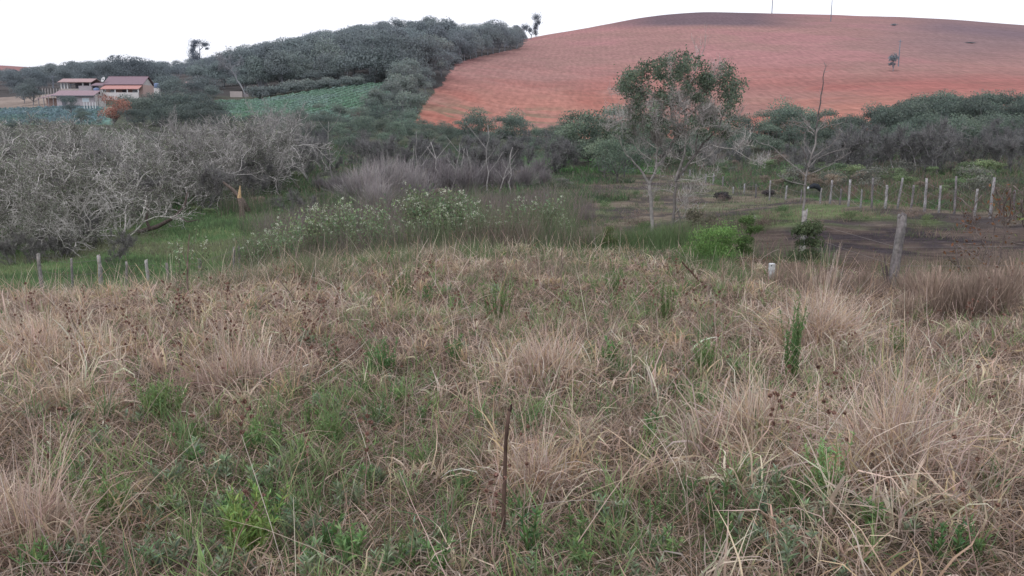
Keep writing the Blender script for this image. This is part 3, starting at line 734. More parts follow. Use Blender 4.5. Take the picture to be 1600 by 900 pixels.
def put(o, px, Y, s=1, rz=0, sz=None, lift=0, label=None, cat=None, group=None, tilt=(0, 0)):
    o.location = at(px, Y, lift); o.scale = (s, s, sz or s); o.rotation_euler = (tilt[0], tilt[1], rz)
    tag(o, label, cat, group); return o
class Pool:
    def __init__(s, protos): s.p = protos; s.u = [False]*len(protos); s.k = 0
    def get(s, i=None):
        i = s.k % len(s.p) if i is None else i; s.k += 1
        if not s.u[i]: s.u[i] = True; return s.p[i]
        return copy_tree(s.p[i])
rng = np.random.RandomState(55)
# ---- hill forest
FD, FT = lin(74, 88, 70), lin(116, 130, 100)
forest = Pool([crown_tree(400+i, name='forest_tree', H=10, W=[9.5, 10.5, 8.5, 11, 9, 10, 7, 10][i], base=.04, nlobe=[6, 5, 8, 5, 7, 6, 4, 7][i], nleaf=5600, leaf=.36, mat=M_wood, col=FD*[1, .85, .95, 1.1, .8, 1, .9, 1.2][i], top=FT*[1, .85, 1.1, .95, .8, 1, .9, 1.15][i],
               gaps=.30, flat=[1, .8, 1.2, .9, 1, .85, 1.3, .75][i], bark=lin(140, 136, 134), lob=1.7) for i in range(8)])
def sky_py(px):   # crown tops against the sky
    return np.interp(px, [-60, 0, 60, 100, 200, 290, 340, 400, 450, 500, 560, 620, 700, 760, 800], [112, 110, 104, 97, 95, 97, 88, 68, 62, 50, 40, 27, 27, 28, 34])
LAB = 'dark evergreen tree in the dense wood covering the hillside'
Grp = 'trees of the dense hillside wood'
nt_ = 0
for rowi, Y in enumerate([252, 264, 278, 295, 315, 338, 362, 390, 420, 448]):
    step = 8.2*F/Y*.82
    px = -60+rng.rand()*step
    while px < 830:
        pj = px+rng.normal(0, step*.2); Yj = Y+rng.normal(0, 4)
        p = at(pj, Yj); gpx, gpy = project(p.x, p.y, p.z)
        bxr = np.interp(gpy, [40, 58, 75, 85, 97, 130, 180], [836, 822, 806, 755, 706, 680, 645])
        ok = gpx < bxr-4
        if pj < 330 and Yj < 275: ok = False
        if 330 < pj < 400 and Yj < 258: ok = False
        if ok and nt_ < 286 and (px > 300 or rowi % 2 == 0 or Y > 400):
            tgt = sky_py(pj); hmax = max(5.0, z_at(tgt, Yj)-p.z)
            s_ = min(rng.uniform(.8, 1.45), hmax/10*rng.uniform(.82, 1.08)) if Y > 380 else rng.uniform(.7, 1.5)
            if Y <= 380 and s_*10 > hmax: s_ = hmax/10
            o = forest.get(rng.randint(0, 8)); put(o, pj, Yj, s_*rng.uniform(.9, 1.15), rng.uniform(0, 6.28), s_, label=LAB, cat='tree', group=Grp); nt_ += 1
        px += step
for pj in range(712, 822, 9):
    gp = float(np.interp(pj, [712, 765, 812, 822], [100, 86, 77, 72])); Yj = gY(pj-4, gp, 300, 470); p = at(pj-4, Yj); s_ = (z_at(np.interp(pj, [712, 760, 800, 822], [46, 30, 32, 40])+rng.uniform(0, 9), Yj)-p.z)/10
    if nt_ < 300: put(forest.get(), pj-4, Yj, s_*.85, rng.uniform(0, 6), s_, label=LAB, cat='tree', group=Grp); nt_ += 1
print('forest', nt_)
und = Pool([crown_tree(430+i, H=3.2, W=6.5, base=.02, nlobe=10, nleaf=1500, leaf=.34, col=lin(84, 94, 84)*[1, 1.12][i], top=lin(122, 132, 106), trunk=False, gaps=.3, name='bush') for i in range(2)])
for px in range(396, 716, 11):
    gp = float(np.interp(px, [396, 450, 550, 620, 660, 715], [156, 147, 136, 124, 112, 100])); Y = gY(px, gp, 200, 400)+2
    put(und.get(), px+RS.normal(0, 3), Y, RS.uniform(.6, 1.1), RS.uniform(0, 6), label='low bush along the lower edge of the hillside wood', cat='bush', group='bushes along the lower edge of the wood')
# pale bare trunks showing in the wood
dead_far = Pool([bare_tree(420+i, H=9, bark=lin(158, 152, 146), twigc=lin(136, 130, 124), nl=300, ntw=900, twl=.6, trunks=1, depth=4, name='bare_tree', rb=.16, tw=.06, lich=lin(140, 146, 122)) for i in range(2)])
for i, (px, Y, s_, l_) in enumerate([(388, 246, 1.5, 'tall pale trunked tree at the left foot of the wood by the ruined wall'), (490, 256, 1.1, 'pale branching tree at the edge of the wood above the cabbage field'), (516, 258, 1.0, 'pale crooked tree in the wood above the middle of the cabbage field'),
                                 (650, 272, 1.1, 'pale bare tree in the wood left of the red hill')]):
    put(dead_far.get(), px, Y, s_, i*1.7, label=l_, cat='tree')
# skyline trees
def lollipop(seed, H, specs, col, name='skyline_tree', leaf=.4, n=900, bark=lin(80, 78, 78), r=.25, forks=None):
    rng = np.random.RandomState(seed); e = empty(name); mt, m = MB(), MB()
    for pth in forks: mt.tube(np.array(pth, float), np.linspace(r, r*.35, len(pth)), 6, bark)
    for (x, z, rx, rz_) in specs:
        k = int(n*rx*rz_/4)+50; v = rng.normal(size=(k, 3))*.55+rng.normal(0, .25, 3)
        P = np.array([x, rng.normal(0, .8), z])+v*np.array([rx, rx*.8, rz_])*rng.uniform(.7, 1.2, (k, 1))
        leafquads(m, P, leaf, rng, vary(col, k, rng, .2, .05), .7)
    mt.build('trunk', M_bark, e, smooth=True); m.build('crown', M_far, e); return e
DK = lin(88, 100, 104)
o = lollipop(1, 12, [(-3.6, 6.2, 1.3, 1.2), (-2.2, 9, 1.5, 1.1), (0, 10.6, 2.6, 1.0), (2.6, 9.4, 1.6, 1.1), (3.6, 7.8, .8, .5), (-.3, 5.2, 2.3, 2.2), (-2.7, 7.5, 1, .8)], DK, forks=[[(0, 0, -3), (0, 0, 4), (.3, 0, 8), (0, 0, 10.5)], [(.2, 0, 5), (-2, 0, 7), (-3.4, 0, 7)], [(.2, 0, 7), (2.5, 0, 9)]])
Yk = 400; put(o, 313, Yk, 1.05, 0, lift=z_at(103, Yk)-at(313, Yk).z, label='tall slender tree with a broken airy crown rising above the left ridge', cat='tree')
o.location.z = max(o.location.z-.5, at(313, Yk).z)
o = lollipop(2, 12, [(-4.0, 5.8, 2.2, 1.6), (-1.4, 4.6, 1.2, 1.0), (1.2, 3.4, 1.2, 1.5), (2.4, 10.2, 2.0, 1.7), (2.2, 7.2, 1.2, 1.6), (3.4, 8.4, 1.2, 1.0), (1.8, 5.2, 1.3, 1.2)], lin(62, 76, 78), forks=[[(-1, 0, -1), (-.5, 0, 2), (.6, 0, 5), (2.2, 0, 10)], [(-.6, 0, 2), (-3.6, 0, 5.6)]])
Ys = gY(832, 61, 400, 620); put(o, 832, Ys-6, Ys/520*1.15, 0, label='lone lopsided tree on the skyline where the wood meets the red hill', cat='tree')
o = crown_tree(440, H=12, W=6, nleaf=2000, leaf=.5, col=DK, top=DK*1.2); put(o, 808, 455, .92, label='tall dark tree at the right end of the wood against the sky', cat='tree')
# ---- strip of trees between the crops and the red hill
strip = Pool([crown_tree(450+i, H=8, W=8.5, base=.1, nlobe=13, nleaf=3600, leaf=.30, col=lin(84, 94, 86)*[1, 1.1, .9][i], top=lin(124, 134, 112)*[1, 1.05, .95][i], gaps=.3, name='round_tree') for i in range(3)])
for i, (px, Y, s_) in enumerate([(700, 330, 1.05), (678, 315, .9), (690, 290, 1.0), (668, 270, 1.05), (652, 252, .95), (664, 235, .85), (640, 228, 1.1), (655, 208, .9), (632, 203, 1.15), (622, 186, 1.0), (642, 185, .8), (610, 172, .9), (628, 165, .75), (590, 160, .8), (700, 312, .8), (640, 158, .8)]):
    put(strip.get(), px, Y, s_, i*1.1, label='rounded grey green tree in the strip between crops and red hill', cat='tree', group='trees between the cabbage field and the red hill')
# ---- left middle dark trees below the houses
dkp = Pool([crown_tree(470+i, name='dense_tree', H=8.5, W=9.5, base=.12, nlobe=14, nleaf=5200, leaf=.26, col=lin(72, 86, 74)*[1, .9, 1.1][i], top=lin(98, 112, 90)*[1, .92, 1.05][i], gaps=.28) for i in range(3)])
for i, (px, Y, pt, s_) in enumerate([(200, 150, 146, .6), (226, 146, 150, .7), (240, 150, 144, .75), (262, 155, 140, .9), (290, 150, 142, .85), (318, 145, 148, .85), (340, 150, 156, .7), (212, 138, 168, .55), (252, 134, 160, .6), (285, 132, 162, .7), (322, 132, 168, .65), (350, 136, 172, .6), (272, 208, 118, .85), (300, 215, 124, .8), (258, 235, 118, 1.0), (330, 214, 132, .7), (112, 172, 148, .52), (128, 150, 168, .4), (318, 238, 116, 1.1), (395, 140, 178, .5), (430, 138, 175, .5), (470, 135, 172, .5), (505, 136, 178, .5), (450, 128, 182, .5), (545, 140, 182, .5), (575, 138, 182, .6), (20, 140, 188, .4), (60, 140, 185, .4), (90, 135, 188, .4)]):
    o = put(dkp.get(), px, Y, s_, i*1.3, label='dense dark green tree in the dip below the farmhouse', cat='tree', group='dark trees between the farmhouse and the bare wood')
    o.scale = (s_, s_, max(.15, (z_at(pt, Y)-o.location.z)/8.5))
for i, (px, Y, s_) in enumerate([(52, 205, .75), (38, 215, .6), (165, 250, 1), (185, 262, 1.2), (140, 265, .9), (60, 262, .8), (20, 270, .8), (100, 270, .9), (215, 268, 1.2)]):
    put(dkp.get(), px, Y, s_, i*1.9, label='dark green tree around the farm buildings', cat='tree', group='trees around the farm buildings')
o = crown_tree(490, H=6, W=6.2, base=.1, nleaf=3600, leaf=.22, col=lin(128, 76, 58), top=lin(172, 100, 72), gaps=.33, name='orange_leaved_tree'); put(o, 178, 140, .92, label='tree with rusty orange leaves below the farmhouse', cat='tree')
o = crown_tree(491, H=3, W=5, base=.05, nleaf=1800, leaf=.2, col=lin(112, 84, 74), top=lin(146, 92, 78), gaps=.4, name='reddish_bush'); put(o, 565, 158, .9, label='dull reddish bush below the right end of the cabbage field', cat='bush')

# ---- farm buildings
def tilemat(n, c): return solid(n, c, .85, 3, .25, .3, wave=('X', 3.2, .3))
M_rt1 = tilemat('dark_red_tiles', lin(124, 80, 84)); M_rt2 = tilemat('orange_tiles', lin(200, 122, 98)); M_rt3 = tilemat('pink_tiles', lin(150, 112, 114)); M_rt4 = tilemat('faded_tiles', lin(176, 130, 118))
M_wall = solid('whitewashed_wall', lin(206, 200, 194), .9, 1.5, .12); M_wall2 = solid('pinkish_grey_wall', lin(168, 156, 158), .9, 1.2, .15); M_wallo = solid('peach_wall', lin(206, 168, 150), .9, 1.2, .12)
M_dark = solid('dark_opening', lin(60, 62, 68), .6); M_glass = solid('pale_window', lin(190, 204, 212), .3, 2, .1); M_blue = solid('blue_tank_plastic', lin(72, 104, 150), .5, 2, .1)
M_white = solid('white_paint', lin(216, 216, 214), .5, 2, .06); M_wood = solid('old_planks', lin(128, 116, 110), .9, 4, .3, stretch=(1, 1, .2))
M_ruin = solid('ruined_wall', lin(176, 160, 148), .95, 1.5, .2)
def bbuild(name, mat, parent, boxes, M=None):
    m = MB()
    for b in boxes: m.box(*b)
    return m.build(name, mat, parent)
def roofmesh(name, mat, parent, x0, x1, yf, yr, zf, zr, th=.12, yb=None, zb=None):
    m = MB()
    def slab(ya, za, yb_, zb_):
        v = [(x0, ya, za), (x1, ya, za), (x1, yb_, zb_), (x0, yb_, zb_)]; v += [(a, b, c-th) for a, b, c in v]
        m.add(v, [(0, 1, 2, 3), (7, 6, 5, 4), (0, 4, 5, 1), (1, 5, 6, 2), (2, 6, 7, 3), (3, 7, 4, 0)])
    slab(yf, zf, yr-.002, zr)
    if yb is not None: slab(yr+.002, zr, yb, zb)
    return m.build(name, mat, parent)
def gable(m, x, y0, y1, ym, z0, zt, t=.15):
    m.add([(x, y0, z0), (x, y1, z0), (x, ym, zt), (x+t, y0, z0), (x+t, y1, z0), (x+t, ym, zt)], [(0, 1, 4, 3), (1, 2, 5, 4), (2, 0, 3, 5)], [(0, 2, 1), (3, 4, 5)])
Yh = 218
hz = z_at(150, Yh); e = empty('farmhouse', (at(196, Yh).x, Yh, hz)); tag(e, 'farmhouse with a dark red tiled roof above an orange veranda roof', 'house')
bbuild('wall', M_wallo, e, [(-4.7, 4.6, 0, 6.6, -2.5, 2.75)])
for gx_ in (4.3, -4.6): m = MB(); gable(m, gx_, .2, 6.4, 3.3, 2.755, 4.6); m.build('gable', M_wall, e)
r_ = roofmesh('roof', M_rt1, e, -5.2, 4.9, -.5, 3.3, 2.85, 4.95, yb=7.0, zb=2.85)
bbuild('ridge', M_rt1, r_, [(-5.2, 4.9, 3.15, 3.45, 4.9, 5.02)])
roofmesh('veranda_roof', M_rt2, e, -4.9, 4.6, -2.6, -.05, 1.65, 2.7)
bbuild('veranda_post', M_white, e, [(-4.6, -4.4, -2.5, -2.3, -2.5, 1.56)])
for x in (-1.4, 1.6, 4.3): bbuild('veranda_post', M_white, e, [(x, x+.2, -2.5, -2.3, -2.5, 1.55)])
bbuild('parapet', M_wall, e, [(-4.6, 4.5, -2.75, -2.52, -2.5, .75)])
bbuild('door', M_dark, e, [(-.6, .3, -.04, .01, 0, 2.0)])
for x in (-3.6, 1.9):
    w = bbuild('window', M_white, e, [(x, x+1.3, -.05, .01, .8, 1.9)]); bbuild('pane', M_glass, w, [(x+.1, x+1.2, -.07, -.04, .9, 1.8)])
roofmesh('porch_roof', M_rt1, e, -8.0, -4.75, -1.2, 2, 2.55, 3.3)
bbuild('porch_post', M_wood, e, [(-7.8, -7.65, -1, -.85, -2.5, 2.45)])
e = empty('satellite_dish', (at(164, Yh).x, Yh-.2, z_at(124, Yh))); m = MB(); m.tube([(0, 0, 0), (.12, -.1, .0), (.2, -.3, .1)], [.12, .12, .05], 6)
pts = []; nn = 12
m2 = MB(); M2 = Matrix.Rotation(math.radians(25), 4, 'Y')@Matrix.Rotation(math.radians(70), 4, 'X')
vv = [M2@Vector((0, 0, -.15))]+[M2@Vector((r1*.4*math.cos(a*2*PI/nn), r1*.7*math.sin(a*2*PI/nn), -.15*(1-r1))) for r1 in (.5, 1) for a in range(nn)]
m2.add([tuple(v) for v in vv], [(1+a, 1+(a+1) % nn, 1+nn+(a+1) % nn, 1+nn+a) for a in range(nn)], [(0, 1+(a+1) % nn, 1+a) for a in range(nn)])
o = m2.build('satellite_dish', M_white, loc=e.location); bpy.data.objects.remove(e)
m.build('arm', M_wood, o); tag(o, 'white satellite dish at the left end of the farmhouse roof', 'satellite dish')
Yp = 222; e = empty('open_pavilion', (at(121, Yp).x, Yp, z_at(142, Yp))); tag(e, 'open pavilion with pale red roof and white columns left of the farmhouse', 'pavilion')
bbuild('terrace', M_ruin, e, [(-4, 4.1, -.2, 4.5, -3, .55)]); bbuild('low_wall', M_wall2, e, [(.8, 4.2, -.5, -.22, -3, 1.25)])
r_ = roofmesh('roof', M_rt4, e, -4.2, 4.4, -.9, 2, 2.2, 3.15, yb=5, zb=2.2); bbuild('roof_hip', M_rt4, r_, [(-4.25, 4.45, -.98, -.86, 2.05, 2.19)])
for x in (-3.9, -3.1, -2.3, 1.6, 3.4):
    bbuild('column', M_white, e, [(x, x+.28, -.18, .1, .552, 2.1)])
bbuild('back_wall', M_dark, e, [(-2, 3.9, 3.6, 3.8, .55, 2.1)])
Yq = 200; e = empty('farm_shed', (at(107, Yq).x, Yq, z_at(166, Yq))); tag(e, 'long low shed with pinkish roof and pale walls below the pavilion', 'shed')
bbuild('wall', M_wall2, e, [(-2.6, 6.0, 0, 5, -1.5, 2.35)])
bbuild('end_wall', M_wallo, e, [(-6.3, -2.65, 2.5, 2.7, -1.5, 1.9)])
r_ = roofmesh('roof', M_rt3, e, -3.4, 6.3, -.6, 3, 2.4, 3.65, yb=5.5, zb=2.5); bbuild('eave_board', M_dark, r_, [(-3.4, 6.3, -.68, -.62, 2.2, 2.4)])
m = MB(); m.add([(-7, -.6, 1.6), (-3.42, -.6, 2.4), (-3.42, 3, 3.3), (-7, 3, 2.3), (-7, -.6, 1.48), (-3.42, -.6, 2.28), (-3.42, 3, 3.18), (-7, 3, 2.18)], [(0, 1, 2, 3), (7, 6, 5, 4), (0, 4, 5, 1), (2, 6, 7, 3), (3, 7, 4, 0), (1, 5, 6, 2)]); m.build('lean_to_roof', M_rt3, e)
for x in (-6.6, -5.4, -4.3, -3.2): bbuild('post', M_wood, e, [(x, x+.16, -.5, -.34, -1.5, 1.95)])
w = bbuild('window', M_white, e, [(3.3, 4.9, -.06, .01, .9, 1.85)]); bbuild('pane', M_glass, w, [(3.4, 4.8, -.08, -.05, 1.0, 1.75)])
bbuild('door', M_dark, e, [(-1.4, -.5, -.04, .01, -.2, 1.7)])
# tanks
def tank(px, py, Y, label, s=1):
    e = empty('water_tank', (at(px, Y).x, Y, z_at(py, Y))); m = MB()
    m.tube([(0, 0, 0), (0, 0, .1), (0, 0, .9*s), (0, 0, 1.0*s), (0, 0, 1.15*s)], [.55*s, .62*s, .68*s, .6*s, .2*s], 14); m.build('tank', M_blue, e, smooth=True)
    bbuild('stand', M_wall, e, [(-.6*s, .6*s, -.5, .5, -3.5, -.01)]); tag(e, label, 'water tank')
tank(152.5, 144.5, 206, 'blue water tank on a pale stand between shed and farmhouse', .95)
tank(247, 137.5, 212, 'blue water tank among trees right of the farmhouse')
# ruin, hut
Yr = 244; e = empty('ruined_hut', (at(373, Yr).x, Yr, z_at(161, Yr))); bbuild('wall', M_ruin, e, [(-2.4, 1.0, 0, .4, -1, 3.2), (-2.4, -2.0, .41, 3, -1, 2.6)]); bbuild('side_wall', M_wood, e, [(1.05, 2.6, .6, .9, -1, 2.5)]); tag(e, 'roofless pale wall of a ruined hut left of the cabbage field', 'ruin')
Yr = 300; e = empty('small_house', (at(297, Yr).x, Yr, z_at(136, Yr))); bbuild('wall', M_wallo, e, [(-1.9, 1.9, 0, 3, -3, .9)]); roofmesh('roof', M_rt2, e, -2.3, 2.3, -.4, 1.5, .95, 1.9, yb=3.4, zb=.95); tag(e, 'small orange roofed house half hidden in trees right of the farmhouse', 'house')
# stake fence beside shed, poles
rng = np.random.RandomState(66)
M_stake = solid('pale_stakes', lin(176, 168, 160), .9, 4, .2)
for i in range(8):
    px = 151+i*2.0; m = MB(); H_ = rng.uniform(3.2, 3.9)+(.5 if i > 3 else 0); m.tube([(0, 0, -1), (rng.normal(0, .03), 0, H_*.5), (rng.normal(0, .05), 0, H_)], [.13, .12, .09], 6)
    Ya = 196+rng.rand()
    tag(m.build('fence_stake', M_stake, loc=(at(px, Ya).x, Ya, z_at(171, Ya))), 'tall pale wooden stake in the paling right of the shed', 'stake', 'tall stakes right of the shed')
for i in range(7):
    px = 68+i*4.4; m = MB(); m.tube([(0, 0, -1), (0, 0, .8), (.05, 0, 1.5)], [.1, .1, .08], 6); Ya = 212
    tag(m.build('fence_stake', M_stake, loc=(at(px, Ya).x, Ya, z_at(148, Ya))), 'short stake in the fence behind the lean-to of the shed', 'stake', 'short stakes behind the shed')
for i, px in enumerate([132, 136.5, 141, 145.5, 149.5]):
    m = MB(); m.tube([(0, 0, -.6), (0, 0, .6), (.02, 0, 1.25)], [.1, .1, .08], 6); Ya = 190
    tag(m.build('fence_stake', M_white, loc=(at(px, Ya).x, Ya, z_at(169, Ya))), 'white stake of the low fence in front of the shed window', 'stake', 'white stakes in front of the shed')
def pole(px, pyb, pyt, r, label, Y0=200, Y1=640, crossarm=True, Y=None):
    Y = Y or gY(px, pyb, Y0, Y1); p = at(px, Y); H_ = z_at(pyt, Y)-p.z; e = empty('utility_pole', p); tag(e, label, 'utility pole')
    m = MB(); m.tube([(0, 0, -1), (0, 0, H_*.5), (0, 0, H_)], [r, r*.85, r*.6], 8, lin(56, 52, 56)); m.build('mast', M_post, e, smooth=True)
    if crossarm: m = MB(); m.box(-.9, .9, -.06-r, -r*.9, H_*.93, H_*.93+.15, lin(56, 52, 56)); m.build('crossarm', M_post, e)
pole(1403.5, 104, 62, .22, 'utility pole with a bush at its foot halfway up the red hill')
pole(1298, 34, -4, .26, 'dark utility pole just below the crest of the red hill')
pole(1206, 20.5, -22, .3, 'thin pale utility pole on the crest of the red hill', Y=617)
pole(86, 140, 118, .12, 'thin utility pole behind the shed', Y=214)
o = crown_tree(495, H=4.8, W=3.6, base=.12, nlobe=8, nleaf=1300, leaf=.3, col=lin(76, 96, 92), top=lin(104, 124, 110), gaps=.3, name='small_tree'); Yb = gY(1396, 112, 200, 500); put(o, 1395, Yb, 20*Yb/F/3.6, label='small dark green tree at the foot of the pole on the red hill', cat='tree')
for (px, py, w_, l_) in [(1397, 41, 2.2, 'low dark bush high on the right of the red hill'), (1515, 68, 3.2, 'low scrubby bush near the top right of the red hill'), (1216, 176, 1.6, 'small bush at the foot of the red hill behind the valley trees')]:
    o = crown_tree(int(px), H=1.6, W=4, base=.02, nlobe=7, nleaf=500, leaf=.35, col=lin(98, 96, 92), top=lin(120, 122, 110), trunk=False, name='low_bush'); put(o, px, gY(px, py, 160, 620), w_/2, 0, .32 if px == 1515 else w_/3, label=l_, cat='bush')

# ---- cabbage crops
rng = np.random.RandomState(77); m = MB()
def crop(mb, px0, px1, Y0, Y1f, sp, row, cA, cB, n, s):
    k = 0; P = []; 
    while len(P) < n:
        Y = rng.uniform(Y0, 255); px = rng.uniform(px0, px1)
        if Y > Y1f(px): continue
        P.append((px, Y))
    P = np.array(P); x = (P[:, 0]-800)/F*P[:, 1]; y = P[:, 1]
    u = x-row[1]*y; u = np.round(u/row[0])*row[0]+rng.normal(0, .18, n); x = u+row[1]*y
    z = h(x, y)
    c = cA+(cB-cA)*sstep(.4, .6, fbm(x, y, 12, 5))[:, None]
    for j in range(4):
        pos = np.stack([x, y, z+.15], 1)+rng.normal(0, .16, (n, 3))*[1, 1, .6]
        leafquads(mb, pos, s, rng, vary(c, n, rng, .15, .05), .8, np.array([[0, -.2, .8]]).repeat(n, 0))
crop(m, 352, 648, 168, lambda p: np.interp(p, [345, 450, 620, 650], [230, 236, 250, 250]), 1, (2.6, .22), lin(100, 150, 98), lin(122, 156, 130), 9000, .40)
tag(m.build('cabbage_crop', M_leaf), 'rows of bluish green cabbages on the slope below the wood', 'crop', kind='stuff')
m = MB(); crop(m, -200, 172, 152, lambda p: 197, 1, (1.6, .1), lin(84, 120, 106), lin(100, 132, 134), 5000, .42)
tag(m.build('vegetable_crop', M_leaf), 'blue green vegetable crop in front of the farm shed', 'crop', kind='stuff')

# ---- bare lichen wood, left
rng = np.random.RandomState(88)
GB, GT, GL = lin(196, 190, 184), lin(104, 96, 94), lin(116, 124, 98)
lich = Pool([bare_tree(500+i, H=5.6, bark=GB*[1, .8, 1.1, .9][i], twigc=GT*[1, .75, 1.3, .9][i], lich=GL*[1, .8, 1.35, .9][i], nl=5200, ntw=3000, trunks=3, depth=5, wig=.30, up=.02, ang=.62, rb=.085, tw=.016, twl=.30, spread=.5, gapn=.48, name='lichen_tree') for i in range(4)])
dead = Pool([bare_tree(520+i, H=6, bark=lin(166, 161, 156), twigc=lin(138, 132, 128), lich=GL, nl=500, ntw=1300, trunks=[1, 2, 2][i], depth=4, wig=.25, up=.05, ang=.6, rb=.09, tw=.016, twl=.35, spread=.35, name='dead_tree') for i in range(3)])
L1 = 'tangled grey tree crusted with lichen in the bare wood on the left'; G1 = 'lichen covered bare trees of the left wood'
spots = []
for Y, x0, x1, st, H_ in [(35, -80, 150, 60, .55), (38.5, -60, 215, 62, .68), (42, -60, 190, 62, .85), (47, -40, 230, 58, .9), (52, -50, 330, 56, .95), (58, -30, 370, 52, .98), (65, -60, 420, 50, 1.02), (74, -40, 460, 46, 1.05), (85, -30, 350, 48, .95)]:
    px = x0
    while px < x1:
        spots.append((px+rng.normal(0, 10), Y+rng.normal(0, 1.5), H_*rng.uniform(.85, 1.1))); px += st
for (px, Y, s_) in spots:
    put(lich.get(), px, Y, s_*1.0, rng.uniform(0, 6.28), s_*rng.uniform(.78, .93), label=L1, cat='tree', group=G1)
L2 = 'pale dead tree standing behind the lichen trees of the left wood'
for i, (px, Y, s_) in enumerate([(105, 72, .95), (275, 70, 1.05), (210, 60, .8), (330, 66, .9), (372, 68, 1.0), (150, 62, .8), (315, 52, .8), (235, 50, .8), (350, 60, .85), (395, 64, .9), (300, 58, .85), (180, 54, .8), (120, 52, .8), (60, 56, .85), (415, 70, .95), (260, 57, .95)]):
    put(dead.get(), px, Y, s_, i*1.37, label=L2, cat='tree', group='pale dead trees in the left wood')
for i, (px, Y, s_, l_) in enumerate([(432, 72, 1.1, 'many branched pale dead tree right of the lichen wood'), (452, 76, 1.1, 'upright pale dead tree, second right of the lichen wood'), (486, 70, 1.0, 'pale forked dead tree leaning right at the end of the lichen wood'), (408, 80, 1.1, 'pale dead tree with a fan of branches at the right of the lichen wood'), (470, 88, 1.15, 'tall grey dead tree behind the pale forked one'), (505, 82, .9, 'thin grey dead tree between the forked dead tree and the twig thicket')]):
    put(dead.get(), px, Y, s_, i*2.1+.4, label=l_, cat='tree')
# broken stump with fresh wood
p = at(378, 46); m = MB(); m.tube([(0, 0, -.2), (.02, 0, .6), (-.08, 0, 1.1)], [.17, .13, .11], 8, lin(104, 88, 78)); e = m.build('broken_stump', M_post, loc=p, smooth=True)
m = MB(); m.tube([(-.08, 0, 1.08), (-.04, 0, 1.4), (0, 0, 1.75)], [.12, .08, .02], 6, lin(206, 168, 120)); m.build('splintered_wood', M_post, e); tag(e, 'broken tree stump with fresh yellow splintered wood at the edge of the lichen wood', 'stump')
m = MB(); p = at(352, 47); m.tube([(0, 0, 1.9), (.5, 0, 1.5), (1.0, 0, .9), (1.3, 0, .3)], [.06, .1, .13, .15], 7, lin(110, 94, 84)); tag(m.build('fallen_trunk', M_post, loc=p, smooth=True), 'leaning fallen brown trunk against the broken stump', 'trunk')
m = MB(); p = at(225, 40); m.tube([(-.3, 0, .1), (.6, .1, .35), (1.4, 0, .75), (2.0, 0, 1.3), (2.2, 0, 2.0)], [.10, .11, .07, .07, .03], 7, lin(96, 82, 76)); m.tube([(.3, 0, .25), (.16, 0, .7), (.25, .1, 1.2), (.1, 0, 1.8)], [.08, .055, .06, .02], 7, lin(96, 82, 76)); m.tube([(1.4, 0, .75), (1.75, .1, .8), (2.1, 0, .6), (2.6, 0, .7)], [.06, .05, .035, .015], 6, lin(96, 82, 76)); tag(m.build('fallen_trunk', M_post, loc=p, smooth=True), 'low sprawling brown trunk lying at the edge of the green meadow', 'trunk')

# ---- twig thicket and poles in the centre
def twigbush(seed, H=3.6, W=2.6, n=1500, c=lin(138, 130, 130), tw=.02, fan=.7, name='twiggy_bush'):
    rng = np.random.RandomState(seed); e = empty(name); m = MB(); mt = MB()
    a = rng.uniform(0, 2*PI, n); r = W*.14*rng.rand(n); pos = np.stack([r*np.sin(a), r*np.cos(a), np.zeros(n)], 1)
    t = rng.uniform(0, .75, n); th = np.abs(rng.normal(0, fan*.6, n))
    d = np.stack([np.sin(th)*np.sin(a), np.sin(th)*np.cos(a), np.cos(th)], 1); pos = pos+d*(H*.55*t)[:, None]
    c1 = vary(c, n, rng, .16, .03)
    blades(m, pos, a+rng.normal(0, .5, n), th, rng.normal(.1, .4, n), H*rng.uniform(.25, .55, n), np.full(n, tw), c1*.85, c1, rng, prof=PROF_STEM, kink=.42, floor=False)
    for i in range(12):
        a_ = rng.uniform(0, 2*PI); th_ = abs(rng.normal(0, fan*.6)); d = np.array([math.sin(th_)*math.sin(a_), math.sin(th_)*math.cos(a_), math.cos(th_)])
        mt.tube(np.array([d*0-[0, 0, .1], d*H*.3+rng.normal(0, .04, 3), d*H*.7+rng.normal(0, .08, 3)]), [.03, .022, .01], 5, c*1.05)
    mt.build('stem', M_bark, e); m.build('twigs', M_twig, e); return e
tb = Pool([twigbush(540+i, n=1100, fan=.95, c=lin(158, 150, 148)*[1, .88][i]) for i in range(2)]); tb2 = Pool([twigbush(545+i, H=2.8, W=3, n=800, c=lin(124, 116, 116)*[1, 1.12][i], fan=.8) for i in range(2)])
for i, (px, Y, s_) in enumerate([(575, 50, .95), (600, 52, 1.05), (555, 50, .75), (628, 54, .95), (590, 47, .7), (650, 52, .75)]):
    put(tb.get(), px, Y, s_, i*1.5, label='pale grey fan shaped bush of bare twigs in the centre thicket', cat='bush', group='pale twig bushes in the centre')
for i, (px, Y, s_) in enumerate([(540, 58, .8), (645, 60, 1.0), (668, 56, .85), (700, 60, 1.0), (730, 58, .95), (760, 62, .9), (790, 60, .8), (820, 64, .8), (620, 64, 1), (680, 68, 1), (520, 60, .6), (850, 66, .6), (500, 62, .5), (740, 70, 1.0), (780, 74, .9), (840, 78, .8)]):
    put(tb2.get(), px, Y, s_, i*1.5, label='dark grey bare twiggy bush in the thicket at the centre', cat='bush', group='dark twig bushes in the centre')
